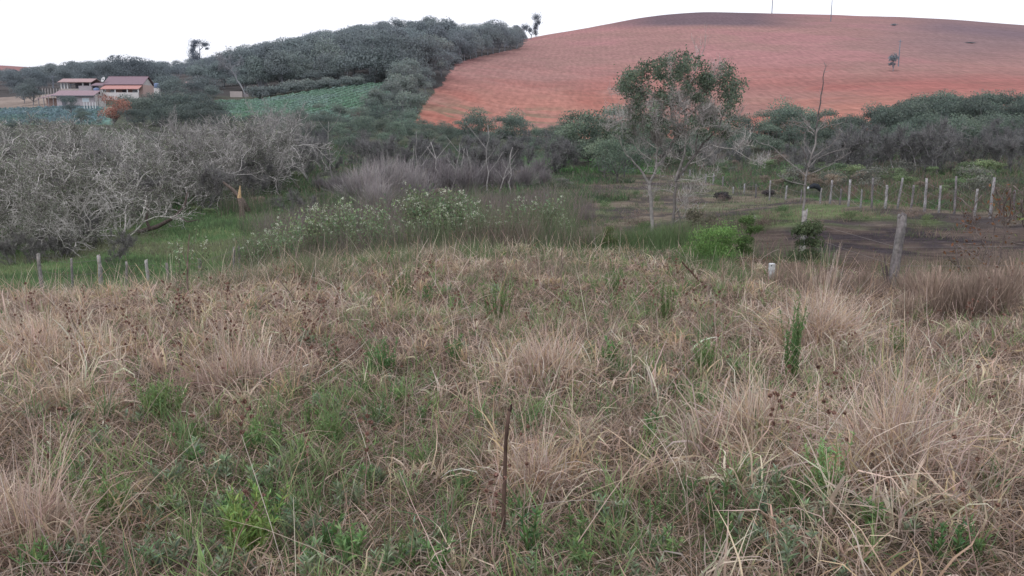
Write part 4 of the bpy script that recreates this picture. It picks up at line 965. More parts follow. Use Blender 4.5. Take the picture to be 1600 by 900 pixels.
def deadpole(px, Y, pyt, r, lean, label, seed, forks=2):
    rng = np.random.RandomState(seed); p = at(px, Y); H_ = z_at(pyt, Y)-p.z; m = MB(); c = lin(150, 144, 140)
    r *= .62; P = np.array([[lean*t*H_+rng.normal(0, .05), rng.normal(0, .05), t*H_] for t in np.linspace(-.02, 1, 7)]); m.tube(P, np.linspace(r, r*.4, 7), 6, c)
    for k in range(forks):
        q = P[rng.randint(2, 6)]; a = rng.choice([-1, 1]); L = H_*rng.uniform(.2, .4)
        m.tube([q, q+np.array([a*L*.4, rng.normal(0, .1), L*.5]), q+np.array([a*L*(.5+.4*rng.rand()), rng.normal(0, .2), L])], [r*.5, r*.38, r*.15], 5, c)
    tag(m.build('dead_tree', M_bark, loc=p, smooth=True), label, 'dead trunk')
for i, a in enumerate([(652, 62, 205, .07, 0, 'thin pale dead trunk above the grey twig thicket'), (694, 60, 222, .09, -.25, 'pale dead trunk leaning left of the centre'), (705, 58, 225, .07, .18, 'pale dead trunk leaning right beside a left-leaning one'), (762, 58, 195, .08, 0, 'tall straight white dead trunk in the centre'),
                       (744, 58, 232, .07, -.2, 'short curved dead trunk left of the tall white one'), (780, 58, 230, .07, .3, 'pale dead trunk leaning right of the tall white one'), (797, 56, 238, .06, 0, 'dark thin dead trunk right of centre'), (640, 60, 228, .07, .1, 'pale dead trunk at the right of the fan shaped bushes'), (517, 66, 190, .06, 0, 'slender pale dead trunk at the left of the fan shaped bushes'), (716, 60, 232, .07, .15, 'short pale dead trunk near the centre')]):
    deadpole(*a[:5], a[5], 560+i, forks=3)

# ---- white flowering shrubs
def flower_shrub(seed, H=2.4, W=1.5, stems=15):
    rng = np.random.RandomState(seed); e = empty('flowering_shrub'); ms, ml, mf = MB(), MB(), MB()
    for i in range(stems):
        a = rng.uniform(0, 2*PI); th = rng.rand()*.32; L = H*rng.uniform(.6, 1.0); r = W*.25*rng.rand()
        P = [np.array([r*math.cos(a), r*math.sin(a), -.1])]; d = np.array([math.sin(th)*math.cos(a), math.sin(th)*math.sin(a), math.cos(th)])
        for s_ in range(5): P.append(P[-1]+d*L/5); d = d+rng.normal(0, .07, 3); d /= np.linalg.norm(d)
        P = np.array(P); ms.tube(P, np.linspace(.014, .006, 6), 4, lin(122, 112, 98))
        k = 34; t = rng.uniform(.2, 1, k)**.7*5; i0 = np.minimum(t.astype(int), 4); w = (t-i0)[:, None]; pos = P[i0]*(1-w)+P[i0+1]*w+rng.normal(0, .09, (k, 3))
        leafquads(ml, pos, .12, rng, vary(lin(112, 130, 94), k, rng, .2, .06)*(.7+.1*t)[:, None], .4)
        if rng.rand() < .5:
            for q in range(rng.randint(1, 4)):
                c_ = P[-1]-d*rng.rand()*.35+rng.normal(0, .09, 3); leafquads(mf, c_+rng.normal(0, .03, (9, 3)), .048, rng, vary(lin(204, 208, 186), 9, rng, .1, .02), .8, np.array([[0, 0, 1.]]).repeat(9, 0))
    ms.build('stem', M_twig, e); ml.build('leaves', M_leaf, e); mf.build('flowers', M_flower, e); return e
fl = Pool([flower_shrub(600+i) for i in range(4)])
rng = np.random.RandomState(99)
Lf = 'tall leafy shrub dotted with white flowers beyond the edge of the dry field'
for i, (px, pyt, Y) in enumerate([(448, 335, 27), (465, 322, 28), (482, 312, 29), (500, 308, 29), (520, 306, 30), (540, 304, 30), (556, 308, 29), (578, 312, 29), (592, 312, 29), (600, 330, 27.5), (636, 296, 31), (650, 286, 31), (668, 284, 31), (686, 282, 31), (704, 284, 31), (722, 288, 31), (636, 335, 27.5), (662, 320, 29), (740, 305, 30), (748, 318, 28.5), (770, 316, 29), (782, 322, 28.5), (820, 296, 31), (838, 300, 31), (855, 304, 31), (870, 306, 31),
                                   (405, 352, 25), (420, 350, 26), (390, 365, 25), (455, 350, 25.5), (520, 340, 27), (690, 310, 29), (720, 330, 28), (825, 330, 29), (560, 340, 27), (880, 330, 29)]):
    p = at(px, Y); H_ = z_at(pyt, Y)-p.z; o = fl.get(); put(o, px, Y, max(H_/2.3, .4), rng.uniform(0, 6.28), label=Lf, cat='shrub', group='white flowering shrubs beyond the dry field')
for (px, pyb, pyt, l_) in [(280, 470, 352, 'slim white flowered sapling at left, nearer than the leafy shrub row'), (318, 450, 356, 'second slim white flowered sapling on the left, with sparse leaves')]:
    Y = gY(px, pyb, 8, 20); p = at(px, Y); H_ = z_at(pyt, Y)-p.z
    o = flower_shrub(int(px), stems=5, W=.5); o.name = 'flowering_sapling'; put(o, px, Y, H_/2.3, label=l_, cat='sapling')
p = at(294, 14.5); m = MB(); s_ = 14.5/F; m.tube([(0, 0, -.05), (.01, 0, .35), (.05, 0, .8), (.10, 0, 1.15)], [.02, .017, .012, .007], 6, lin(112, 96, 88)); m.tube([(.03, 0, .6), (-.04, 0, .85)], [.01, .006], 5, lin(112, 96, 88)); tag(m.build('bare_sapling', M_post, loc=p), 'bare dark sapling stem between the two white flowered saplings', 'sapling')

# ---- valley tree line and right trees
tl = Pool([crown_tree(620+i, name='bushy_tree', H=6, W=6.5, base=.08, nlobe=12, nleaf=4800, leaf=.19, col=lin(78, 90, 76)*[1, .9, 1.1, 1][i], top=lin(108, 124, 98)*[1, .9, 1.05, 1.1][i], gaps=.33, flat=[1, 1.15, .9, 1.3][i]) for i in range(4)])
rng = np.random.RandomState(101)
for i, (px, Y, s_) in enumerate([(735, 130, .75), (748, 135, .95), (780, 128, .8), (800, 132, .95), (812, 128, .8), (700, 128, .55), (670, 130, .5), (840, 130, .6), (860, 120, .6), (640, 130, .6), (655, 120, .4), (600, 125, .7), (565, 120, .7), (760, 120, .45), (830, 118, .4), (690, 118, .35), (530, 115, .6), (495, 112, .6)]):
    put(tl.get(), px, Y, s_, rng.uniform(0, 6), label='dark green bushy tree along the foot of the red hill left of the forked tree', cat='tree', group='bushy trees at the foot of the red hill, left part')
for i, (px, Y, s_) in enumerate([(882, 92, .75), (900, 88, .95), (920, 92, 1.05), (940, 86, 1.0), (960, 92, 1.15), (975, 80, .9), (990, 90, 1.0), (1010, 96, .95), (1035, 100, .95), (945, 76, .65), (965, 72, .6), (1060, 100, .9)]):
    put(tl.get(), px, Y, s_, rng.uniform(0, 6), label='dark green bushy tree behind the forked tree', cat='tree', group='bushy trees behind the forked tree')
for i, (px, Y, s_) in enumerate([(1085, 118, .85), (1110, 120, .95), (1140, 122, .9), (1165, 118, .9), (1190, 122, .95), (1215, 118, .95), (1240, 116, 1.0), (1265, 118, .85), (1290, 115, .9), (1232, 124, 1.15), (1300, 112, .75), (1150, 108, .7), (1200, 106, .7), (1100, 105, .7), (1255, 106, .7)]):
    put(tl.get(), px, Y, s_, rng.uniform(0, 6), label='dark green bushy tree along the foot of the red hill right of the forked tree', cat='tree', group='bushy trees at the foot of the red hill, right part')
rt = Pool([crown_tree(640+i, name='grove_tree', H=8, W=7.5, base=.12, nlobe=13, nleaf=5500, leaf=.22, col=lin(72, 82, 80)*[1, .92, 1.06][i], top=lin(104, 120, 96)*[1, .95, 1.1][i], gaps=.32) for i in range(3)])
for px in range(1318, 1700, 21):
    top = np.interp(px, [1310, 1340, 1380, 1420, 1500, 1540, 1600, 1700], [182, 170, 160, 141, 140, 139, 139, 138])
    for Y, dz in ((112, 0), (100, 14), (90, 34)):
        pj = px+rng.normal(0, 6); Yj = Y+rng.normal(0, 2); p = at(pj, Yj); s_ = (z_at(top+dz+rng.uniform(-3, 8), Yj)-p.z)/8
        put(rt.get(), pj, Yj, max(s_, .3), rng.uniform(0, 6), label='dense grey green tree in the thick wood on the right', cat='tree', group='trees of the thick wood on the right')
bs = Pool([bare_tree(660+i, H=4.2, bark=lin(136, 132, 130), twigc=lin(112, 108, 106), nl=1200, ntw=2600, trunks=3, depth=3, wig=.2, up=.06, ang=.5, rb=.06, tw=.028, twl=.5, spread=.4, name='bare_bush') for i in range(3)])
for i in range(30):
    px = rng.uniform(1090, 1640); Y = rng.uniform(62, 88) if px > 1250 else rng.uniform(76, 100); s_ = rng.uniform(.6, 1.05)*(1.0 if px > 1300 else .75)
    put(bs.get(), px, Y, s_, rng.uniform(0, 6), label='grey leafless bush in the scrub in front of the right wood', cat='bush', group='leafless bushes in front of the right wood')
for i, (px, Y, s_, l_) in enumerate([(1478, 88, .7, 'pale bare trunked tree standing out in front of the right wood'), (1500, 84, .5, 'smaller pale bare tree right of the tall pale one in the scrub')]):
    put(dead.get(), px, Y, s_, i, label=l_, cat='tree')
for i in range(30):
    px = rng.uniform(470, 905); Y = rng.uniform(66, 112); s_ = rng.uniform(.5, .95)
    put(bs.get(), px, Y, s_, rng.uniform(0, 6), label='grey leafless bush in the scrub between the twig thicket and red hill', cat='bush', group='leafless bushes between the thicket and the red hill')
for i, (px, Y, s_) in enumerate([(470, 150, .6), (500, 150, .7), (530, 152, .7), (560, 145, .7), (585, 150, .9), (610, 150, .8), (640, 146, .7), (665, 140, .5), (690, 140, .5), (715, 138, .55), (840, 138, .5), (860, 135, .6), (880, 132, .8), (520, 128, .6), (560, 125, .55), (620, 122, .6), (480, 125, .6), (540, 108, .5), (450, 110, .6), (600, 110, .45), (420, 120, .7)]):
    put(tl.get(), px, Y, s_, rng.uniform(0, 6), label='bushy tree in the green belt below the cabbage field', cat='tree', group='bushy trees below the cabbage field')
for i in range(40):
    px = rng.uniform(-40, 470) if i < 26 else rng.uniform(-40, 190); Y = rng.uniform(43, 75) if i < 26 else rng.uniform(31, 40); put(bs.get(), px, Y, rng.uniform(.35, .7) if i < 26 else rng.uniform(.2, .35), rng.uniform(0, 6), label='dark leafless bush among the lichen trees', cat='bush', group='leafless bushes among the lichen trees')
# low bushes
lb = Pool([crown_tree(680+i, H=1.8, W=2.6, base=.02, nlobe=9, nleaf=2200, leaf=.11, col=[lin(86, 102, 72), lin(116, 102, 90), lin(98, 116, 78), lin(98, 100, 90)][i], top=[lin(118, 136, 94), lin(142, 124, 108), lin(126, 146, 98), lin(128, 128, 114)][i], trunk=False, gaps=.36, name='low_bush', mat=M_leaf) for i in range(4)])
for i in range(62):
    px = rng.uniform(1040, 1640); Ymin = np.interp(px, [1040, 1100, 1200, 1300, 1500, 1640], [92, 88, 64, 52, 41, 39])
    Y = Ymin+abs(rng.normal(0, 12))+1.5; s_ = rng.uniform(.35, .85)*min(1.1, Y/65+.25)
    put(lb.get(), px, Y, s_, rng.uniform(0, 6), s_*rng.uniform(.7, 1.1), label='low scrubby bush on the slope behind the paddock fence', cat='bush', group='low bushes behind the paddock fence')
for i in range(64):
    px = rng.uniform(330, 900); Y = rng.uniform(37, 100); s_ = rng.uniform(.3, .75)
    if px < 480 and Y < 50: continue
    put(lb.get(), px, Y, s_, rng.uniform(0, 6), s_*rng.uniform(.6, 1), label='low green bush on the valley floor left of the yard', cat='bush', group='low bushes on the valley floor')
for i in range(16):
    px = rng.uniform(-20, 470); Y = rng.uniform(44, 56); s_ = rng.uniform(.25, .5)
    put(lb.get(), px, Y, s_, rng.uniform(0, 6), s_*.8, label='small low bush beneath the lichen trees', cat='bush', group='low bushes beneath the lichen trees')
# tuft with pale leaves mid distance
o = twigbush(690, H=2, W=3, n=900, c=lin(164, 154, 146), fan=1.1, name='dry_tuft'); put(o, 905, 88, .9, label='pale dry fan shaped tuft left of the forked tree', cat='tuft')

# ---- forked tree, main
def main_tree():
    Y = 29; s_ = Y/F; p = at(1030, Y); e = empty('forked_tree', p); tag(e, 'tall forked tree with pale bare trunks and a dark leafy top, right of centre', 'tree')
    rng = np.random.RandomState(700)
    def W(px, py, dy=0): return np.array([(px-1030)*s_*1.0, dy, z_at(py, Y)-p.z])
    bark = lin(132, 127, 123); bark2 = lin(108, 102, 98)
    mA, mB = MB(), MB(); ends = []
    def limb(mb, pts, r0, r1, c):
        P = np.array(pts); n = len(P); t = np.linspace(0, n-1, (n-1)*3+1); i0 = np.minimum(t.astype(int), n-2); w = (t-i0)[:, None]
        Q = P[i0]*(1-w)+P[i0+1]*w+rng.normal(0, .018, (len(t), 3)); mb.tube(Q, np.linspace(r0, r1, len(t)), 7, c); ends.append((Q, r1)); return Q
    limb(mA, [W(1016, 400), W(1017, 350), W(1015, 310), W(1011, 288)], .07, .055, bark)
    limb(mA, [W(1011, 288), W(995, 262), W(973, 240, -.2)], .05, .02, bark)
    limb(mA, [W(1011, 288), W(1021, 262), W(1023, 232), W(1018, 200), W(1008, 160)], .048, .02, bark)
    limb(mA, [W(1021, 262), W(1040, 240, .3), W(1052, 215, .3), W(1046, 180, .4), W(1040, 140, .4)], .05, .014, bark)
    limb(mA, [W(1023, 232), W(1008, 205, -.3), W(992, 185, -.5), W(985, 150, -.5)], .035, .012, bark)
    limb(mB, [W(1050, 405), W(1051, 350), W(1052, 310), W(1053, 284)], .06, .045, bark2)
    limb(mB, [W(1053, 284), W(1072, 258, .2), W(1098, 224, .4), W(1120, 200, .4), W(1130, 160, .3)], .055, .016, bark2)
    limb(mB, [W(1053, 284), W(1060, 250, -.2), W(1064, 215, -.3), W(1060, 170, -.3), W(1065, 130, -.3)], .05, .013, bark)
    limb(mB, [W(1085, 240, .3), W(1086, 200, .1), W(1078, 165, 0), W(1090, 130, 0)], .03, .01, bark)
    limb(mB, [W(1064, 215, -.3), W(1045, 190, -.6), W(1035, 165, -.7)], .03, .01, bark)
    limb(mB, [W(1062, 375, -.1), W(1061, 340, -.1), W(1055, 322)], .035, .03, bark2)
    out = []; tips = []
    for Q, r in ends[1:-1]:
        for q in Q[len(Q)//3::1]:
            if rng.rand() < .7:
                a = rng.uniform(0, 2*PI); d = [math.cos(a)*.8, math.sin(a)*.6, rng.uniform(.1, 1)]
                grow(rng, q, d, rng.uniform(.55, 1.0), .014, 2, 3, .2, .03, (2, .4), out, tips, ang=.5)
    for (px_, py_, tx, ty) in [(1023, 232, 975, 215), (1015, 250, 955, 232), (1022, 215, 968, 185), (1050, 215, 1095, 190), (1072, 255, 1135, 238), (1098, 224, 1160, 215), (1085, 235, 1150, 195), (1060, 250, 1020, 222), (1064, 215, 1100, 175), (1040, 240, 1070, 205), (1030, 225, 1000, 190), (1098, 224, 1145, 250)]:
        a = W(px_, py_, rng.normal(0, .15)); b = W(tx, ty, rng.normal(0, .8)); v = b-a; L = np.linalg.norm(v)
        grow(rng, a, v/L+np.array([0, 0, -.1]), L*.5, .017, 3, 4, .12, .05, (2, .5), out, tips, ang=.42, dec=.68)
    tA = mA.build('trunk', M_bark, e, smooth=True); tB = mB.build('trunk', M_bark, e, smooth=True)
    mt = MB(); branches(mt, out, .005, lin(172, 166, 160), 4); mt.build('branches', M_bark, e)
    PP = np.concatenate([P[1:] for P, R, d in out]); n = 10000; base = PP[rng.randint(0, len(PP), n)]+rng.normal(0, .05, (n, 3)); m = MB(); c1 = vary(lin(168, 162, 158), n, rng, .15, .03)
    blades(m, base, rng.uniform(0, 2*PI, n), rng.uniform(0, 1.5, n), rng.normal(0, .3, n), rng.uniform(.15, .42, n), np.full(n, .008), c1*.9, c1, rng, prof=PROF_STEM, kink=.2, floor=False); m.build('twigs', M_twig, e)
    # foliage clumps on an arching top
    cl = []
    for (cx, cy, rx, ry, k) in [(985, 130, 20, 24, 18), (1008, 112, 24, 16, 16), (1040, 104, 28, 13, 16), (1080, 112, 30, 14, 16), (1112, 122, 26, 16, 18), (1130, 150, 11, 26, 13), (1000, 152, 24, 20, 12), (1050, 138, 34, 20, 15), (1098, 148, 26, 22, 13), (972, 135, 10, 14, 7), (990, 182, 16, 14, 4), (1020, 165, 20, 14, 5), (1118, 170, 12, 12, 4), (1075, 165, 30, 14, 5), (955, 205, 18, 14, 5), (962, 195, 20, 10, 3)]:
        for _ in range(k):
            a = rng.uniform(0, 2*PI); r = math.sqrt(rng.rand()); cl.append(W(cx+rx*r*math.cos(a)*1.08, cy+ry*r*math.sin(a)*1.1, rng.normal(0, .7)))
    cl = np.array(cl); cl = np.concatenate([cl, np.array([W(rng.uniform(968, 1136), rng.uniform(165, 215), rng.normal(0, .6)) for _ in range(34)])]); n = 85*len(cl); c = cl.repeat(85, 0)+rng.normal(0, .105, (n, 3)); m = MB()
    lv = rng.uniform(.75, 1.25, len(cl)).repeat(85)
    leafquads(m, c, .085, rng, vary(lin(96, 110, 92)*np.ones((n, 3))*lv[:, None], n, rng, .22, .06), .5); m.build('crown', M_leaf, e)
main_tree()
# ---- spire tree (leafless) right
def spire_tree():
    Y = 24; s_ = Y/F; p = at(1252, Y); e = empty('leafless_spire_tree', p); rng = np.random.RandomState(710)
    tag(e, 'leafless tree with wide limbs and a long thin upright leader, in the yard', 'tree')
    def W(px, py, dy=0): return np.array([(px-1252)*s_, dy, z_at(py, Y)-p.z])
    c = lin(124, 119, 116); c2 = lin(92, 86, 86); m = MB(); ends = []
    def limb(pts, r0, r1, col=c):
        P = np.array(pts); n = len(P); t = np.linspace(0, n-1, (n-1)*3+1); i0 = np.minimum(t.astype(int), n-2); w = (t-i0)[:, None]
        Q = P[i0]*(1-w)+P[i0+1]*w+rng.normal(0, .012, (len(t), 3)); m.tube(Q, np.linspace(r0, r1, len(t)), 6, col); ends.append(Q)
    limb([W(1252, 400), W(1250, 330), W(1252, 275), W(1262, 225), W(1264, 200)], .034, .022)
    limb([W(1264, 200), W(1266, 160), W(1268, 130), W(1270, 104)], .022, .007, c2)
    for pts in [[(1252, 275), (1230, 255), (1205, 232), (1185, 222)], [(1253, 272), (1280, 262), (1305, 248), (1318, 238)], [(1252, 290), (1228, 285), (1205, 272)], [(1260, 212), (1250, 200), (1235, 194), (1215, 196)], [(1261, 208), (1275, 200), (1300, 194), (1325, 190)], [(1260, 205), (1245, 192), (1218, 189)],
                [(1257, 240), (1250, 225), (1253, 208)], [(1256, 250), (1272, 235), (1285, 222), (1290, 205)], [(1262, 210), (1256, 195), (1250, 184)], [(1263, 205), (1272, 195), (1280, 186)], [(1254, 265), (1240, 240), (1225, 228)], [(1255, 262), (1268, 248), (1300, 236), (1322, 232)]]:
        dy = rng.normal(0, .5); limb([W(x, y, dy*i/len(pts)) for i, (x, y) in enumerate(pts)], .014, .006)
    m.build('trunk', M_bark, e, smooth=True)
    m = MB(); B = []
    for Q in ends: B.append(Q[len(Q)//3:])
    B = np.concatenate(B); n = 420; base = B[rng.randint(0, len(B), n)]; c1 = vary(lin(134, 126, 124), n, rng, .1, .03)
    blades(m, base, rng.uniform(0, 2*PI, n), rng.uniform(.2, 1.5, n), rng.normal(0, .3, n), rng.uniform(.08, .32, n), np.full(n, .007), c1, c1, rng, prof=PROF_STEM, kink=.15, floor=False); m.build('twigs', M_twig, e)
spire_tree()

# ---- yard shrubs
o = crown_tree(720, H=1.15, W=1.9, base=.02, nlobe=16, nleaf=9000, leaf=.055, col=lin(78, 112, 58), top=lin(116, 152, 82), trunk=False, gaps=.25, name='green_shrub', mat=M_leaf, aspect=.4, fill=.4); put(o, 1120, 20.5, .95, 1, label='bright green feathery shrub at the near edge of the yard', cat='shrub')
o = crown_tree(721, H=1.5, W=.8, base=.02, nlobe=10, nleaf=4200, leaf=.06, col=lin(74, 100, 60), top=lin(104, 134, 78), trunk=False, gaps=.3, name='green_shrub', mat=M_leaf, aspect=.4); put(o, 1168, 20.8, .85, 2, label='narrower upright green shrub right of the feathery one', cat='shrub')
o = crown_tree(722, H=1.3, W=1.1, base=.02, nlobe=9, nleaf=4200, leaf=.06, col=lin(64, 78, 58), top=lin(92, 108, 76), trunk=False, gaps=.34, name='dark_shrub', mat=M_leaf, aspect=.5); put(o, 1265, 19.8, .95, 3, label='dark vine covered shrub below the leafless spire tree', cat='shrub')
o = crown_tree(723, H=1.4, W=1.2, base=.02, nlobe=9, nleaf=2600, leaf=.06, col=lin(84, 82, 70), top=lin(104, 104, 84), trunk=False, gaps=.42, name='dark_shrub', mat=M_leaf, aspect=.5); put(o, 1085, 23.5, .9, 4, label='thin dark shrub at the foot of the forked tree', cat='shrub')
o = crown_tree(724, H=1.0, W=.8, base=.02, nlobe=7, nleaf=2000, leaf=.06, col=lin(78, 92, 58), top=lin(108, 126, 78), trunk=False, gaps=.36, name='green_shrub', mat=M_leaf, aspect=.4); put(o, 950, 24.5, .8, 5, label='small green shrub left of the forked tree at the field edge', cat='shrub')
# brown thicket right edge
bt = Pool([twigbush(730+i, H=1.3, W=1.5, n=380, c=lin(150, 130, 116)*[1, .8, 1.15][i], tw=.006, fan=.7, name='brown_thicket') for i in range(3)])
rng = np.random.RandomState(111)
for i in range(20):
    px = rng.uniform(1400, 1640); Y = rng.uniform(11.5, 15.8); s_ = rng.uniform(.45, .8)
    put(bt.get(), px, Y, s_, rng.uniform(0, 6), label='dark brown bush of fine bare twigs at the right edge of the field', cat='bush', group='brown twig bushes at the right edge')
for i in range(14):
    px = rng.uniform(1200, 1430); Y = rng.uniform(15.5, 18); s_ = rng.uniform(.25, .45)
    put(bt.get(), px, Y, s_, rng.uniform(0, 6), label='small brown twig bush around the big leaning post', cat='bush', group='brown twig bushes around the big post')
o = bare_tree(740, H=2.2, bark=lin(112, 100, 96), twigc=lin(104, 94, 90), nl=260, lich=lin(128, 84, 62), ntw=500, trunks=2, depth=3, wig=.15, up=.05, ang=.4, rb=.02, tw=.007, twl=.22, spread=.3, name='thin_sapling'); put(o, 1533, 17.5, 1.0, 1, label='thin sapling with a few orange leaves at the right edge', cat='sapling')
o = bare_tree(741, H=2.2, bark=lin(108, 98, 94), twigc=lin(104, 94, 90), nl=160, lich=lin(96, 108, 70), ntw=500, trunks=2, depth=3, wig=.15, up=.05, ang=.4, rb=.018, tw=.007, twl=.22, spread=.3, name='thin_sapling'); put(o, 1585, 16.5, 1.0, 2, label='thin dark sapling with small green leaves in the far right corner of the field', cat='sapling')

# ------------------------------------------------------------------ posts
def postmesh(seed, H, r, c=lin(156, 152, 152), lean=(0, 0), sides=8, knobs=True):
    rng = np.random.RandomState(seed); m = MB(); n = 9
    P = np.array([[lean[0]*t*H+rng.normal(0, r*.12), lean[1]*t*H, -.3+(H+.3)*t] for t in np.linspace(0, 1, n)])
    a = np.arange(sides)*2*PI/sides; ob = 1+rng.normal(0, .12, sides); V = []
    for i in range(n):
        rr_ = r*(1.05-.2*i/n)*ob*(1+rng.normal(0, .04, sides)); V.append(P[i]+np.stack([rr_*np.cos(a), rr_*np.sin(a), (rng.normal(0, r*.35, sides) if i == n-1 else np.zeros(sides))], 1))
    V = np.concatenate(V+[P[-1:]+[0, 0, -r*.1]]); i = np.arange(n-1)[:, None]*sides; j = np.arange(sides)[None]; k = (j+1) % sides
    q = np.stack([i+j, i+k, i+sides+k, i+sides+j], -1).reshape(-1, 4); t = [((n-1)*sides+b, (n-1)*sides+(b+1) % sides, n*sides) for b in range(sides)]
    cc = vary(c, len(V), rng, .15, .02); cc[:sides*3] *= .8; m.add(V, q, t, cc); return m
# far paddock fence: (px, top, base)
POSTS = [(1067, 263, 275), (1078.5, 265, 277), (1102, 272, 287), (1114, 272, 289), (1129, 276, 292), (1146, 292, 303), (1163, 287, 303), (1181, 288, 310), (1202.5, 282, 313), (1227, 290, 313), (1250, 296, 318), (1281, 294, 318), (1297, 282, 320), (1312, 295, 321), (1325.5, 281, 323), (1345, 296, 325), (1362, 278, 326), (1383, 289, 327), (1401, 278, 327), (1423, 289, 329), (1444, 280, 332), (1467, 290, 333), (1491.5, 276, 337), (1522.5, 295, 338), (1546, 277, 342), (1584, 297, 345), (1618, 280, 348)]
tops = []
for i, (px, t, b) in enumerate(POSTS):
    Y = gY(px, b, 26, 100); p = at(px, Y); H_ = z_at(t, Y)-p.z; wpx = (3.9 if (i > 11 and b-t > 36) else 2.6); r = wpx*Y/F*.5
    c = lin(140, 136, 136) if (i % 3 != 1) else lin(112, 106, 106)
    o = postmesh(800+i, H_, r, c, (RS.normal(0, .05), 0)).build('fence_post', M_post, loc=p, smooth=True)
    tag(o, 'weathered grey wooden post in the paddock fence', 'fence post', 'posts of the far paddock fence'); tops.append(p+Vector((0, 0, H_)))
M_wire = solid('rusty_wire', lin(120, 112, 110), .6)
def wires(pts, hs, label, r=.004):
    m = MB()
    for hh in hs:
        for a, b in zip(pts[:-1], pts[1:]):
            A = np.array(a)*1.0; B = np.array(b)*1.0; A[2] += hh; B[2] += hh; mid = (A+B)/2-[0, 0, .015]; m.tube([A, mid, B], [r]*3, 4)
    tag(m.build('barbed_wire', M_wire), label, 'wire')
wires(tops, [-.15, -.5, -.85], 'three strands of barbed wire along the far paddock fence', .006)
# big leaning post
Yb = gY(1392, 452, 12, 20); p = at(1392, Yb); H_ = z_at(336, Yb)-p.z
m = postmesh(850, H_, .088, lin(120, 115, 113), (.075, 0), 10); o = m.build('leaning_post', M_post, loc=p, smooth=True); tag(o, 'thick weathered grey post leaning right at the near edge of the yard', 'fence post')
m = MB(); m.tube([(.075*H_-.075, 0, H_-.06), (.075*H_, -.02, H_+.015), (.075*H_+.06, 0, H_-.01)], [.035, .05, .03], 7, lin(104, 98, 98)); m.build('split_top', M_post, o)
m = MB(); m.tube([(.03, -.09, .25), (.05, -.1, .55), (.07, -.1, .95)], [.012, .018, .008], 5, lin(112, 106, 106)); m.build('splinter', M_post, o)
BP = p.copy()
for i, (dx, tx, hh) in enumerate([(-.28, .1, .75), (-.2, -.08, .6), (-.36, .22, .55), (-.12, -.2, .5), (.22, .25, .55)]):
    m = MB(); m.tube([(dx*.3, -.1, -.1), (dx*.7+tx*.2, -.12, hh*.5), (dx+tx*.3, -.12, hh)], [.018, .015, .008], 6, lin(104, 92, 90)); tag(m.build('dead_stick', M_post, loc=p), 'dark dead stick leaning against the foot of the thick leaning post', 'stick', 'sticks at the foot of the leaning post')
Y2 = 22.5; p2 = at(1254, Y2); H2 = z_at(329, Y2)-p2.z; o = postmesh(851, H2, .07, lin(160, 156, 152), (-.02, 0)).build('fence_post', M_post, loc=p2, smooth=True); tag(o, 'pale split fence post beside the leafless spire tree', 'fence post')
p3 = at(1185, 26); 
for (px, t, b, l_, Y) in [(1178, 337, 352, 'short pale stub post at the far side of the mud by the green shrub', None)]:
    Y = gY(px, b, 22, 60); p3 = at(px, Y); o = postmesh(852, z_at(t, Y)-p3.z, .05, lin(160, 154, 148)).build('fence_post', M_post, loc=p3, smooth=True); tag(o, l_, 'fence post')
# left meadow fence
LP = [(68, 396, .9), (114, 404, .7), (160, 399, 1), (198, 409, .6), (233, 406, .8), (264, 411, .7), (314, 404, .8), (366, 386, .6), (375, 385, .6)]
lt = []
for i, (px, t, wd) in enumerate(LP):
    Y = 22.5+.35*i; p = at(px, Y); H_ = z_at(t, Y)-p.z
    o = postmesh(860+i, H_, .06*wd, lin(158, 154, 150) if i in (2, 4) else lin(124, 120, 116), (RS.normal(0, .04), 0)).build('fence_post', M_post, loc=p, smooth=True); lt.append(p+Vector((0, 0, H_-.12)))
    if i == 2: tag(o, 'whitest wooden post of the meadow fence on the left, bleached and straight', 'fence post')
    elif i == 0: tag(o, 'leftmost grey wooden post of the meadow fence', 'fence post')
    else: tag(o, 'grey wooden post of the low meadow fence, mostly hidden by grass', 'fence post', 'posts of the meadow fence')
wires(lt, [0, -.35], 'sagging barbed wire along the low meadow fence', .004)
pr = at(1680, 16.2); wires([Vector((p2.x, p2.y, p2.z+H2-.25)), Vector((BP.x+.06, BP.y, BP.z+.85)), Vector((pr.x, pr.y, pr.z+.9))], [0, -.38], 'barbed wire running past the leaning post at the right', .004)
o = postmesh(870, 1.3, .06).build('fence_post', M_post, loc=pr, smooth=True); tag(o, 'grey fence post at the far right end of the near wire', 'fence post')
# white marker
Yw = gY(1205, 437, 12, 24); p = at(1205, Yw); zt = z_at(412, Yw)-p.z; m = MB(); w = .055
m.box(-w, w, -w, w, -.1, zt-.004, lin(196, 198, 200)); m.box(-w*.93, w*.93, -w*.93, w*.93, zt-.0035, zt+.006, lin(206, 208, 210)); o = m.build('concrete_marker', M_post, loc=p)
m = MB(); m.tube([(-.028, -w-.001, zt-.035), (-.028, -w-.004, zt-.035)], [.014, .014], 8, lin(40, 40, 42)); m.build('bolt_hole', M_post, o); tag(o, 'short square white concrete marker post with a hole near its top', 'marker post')
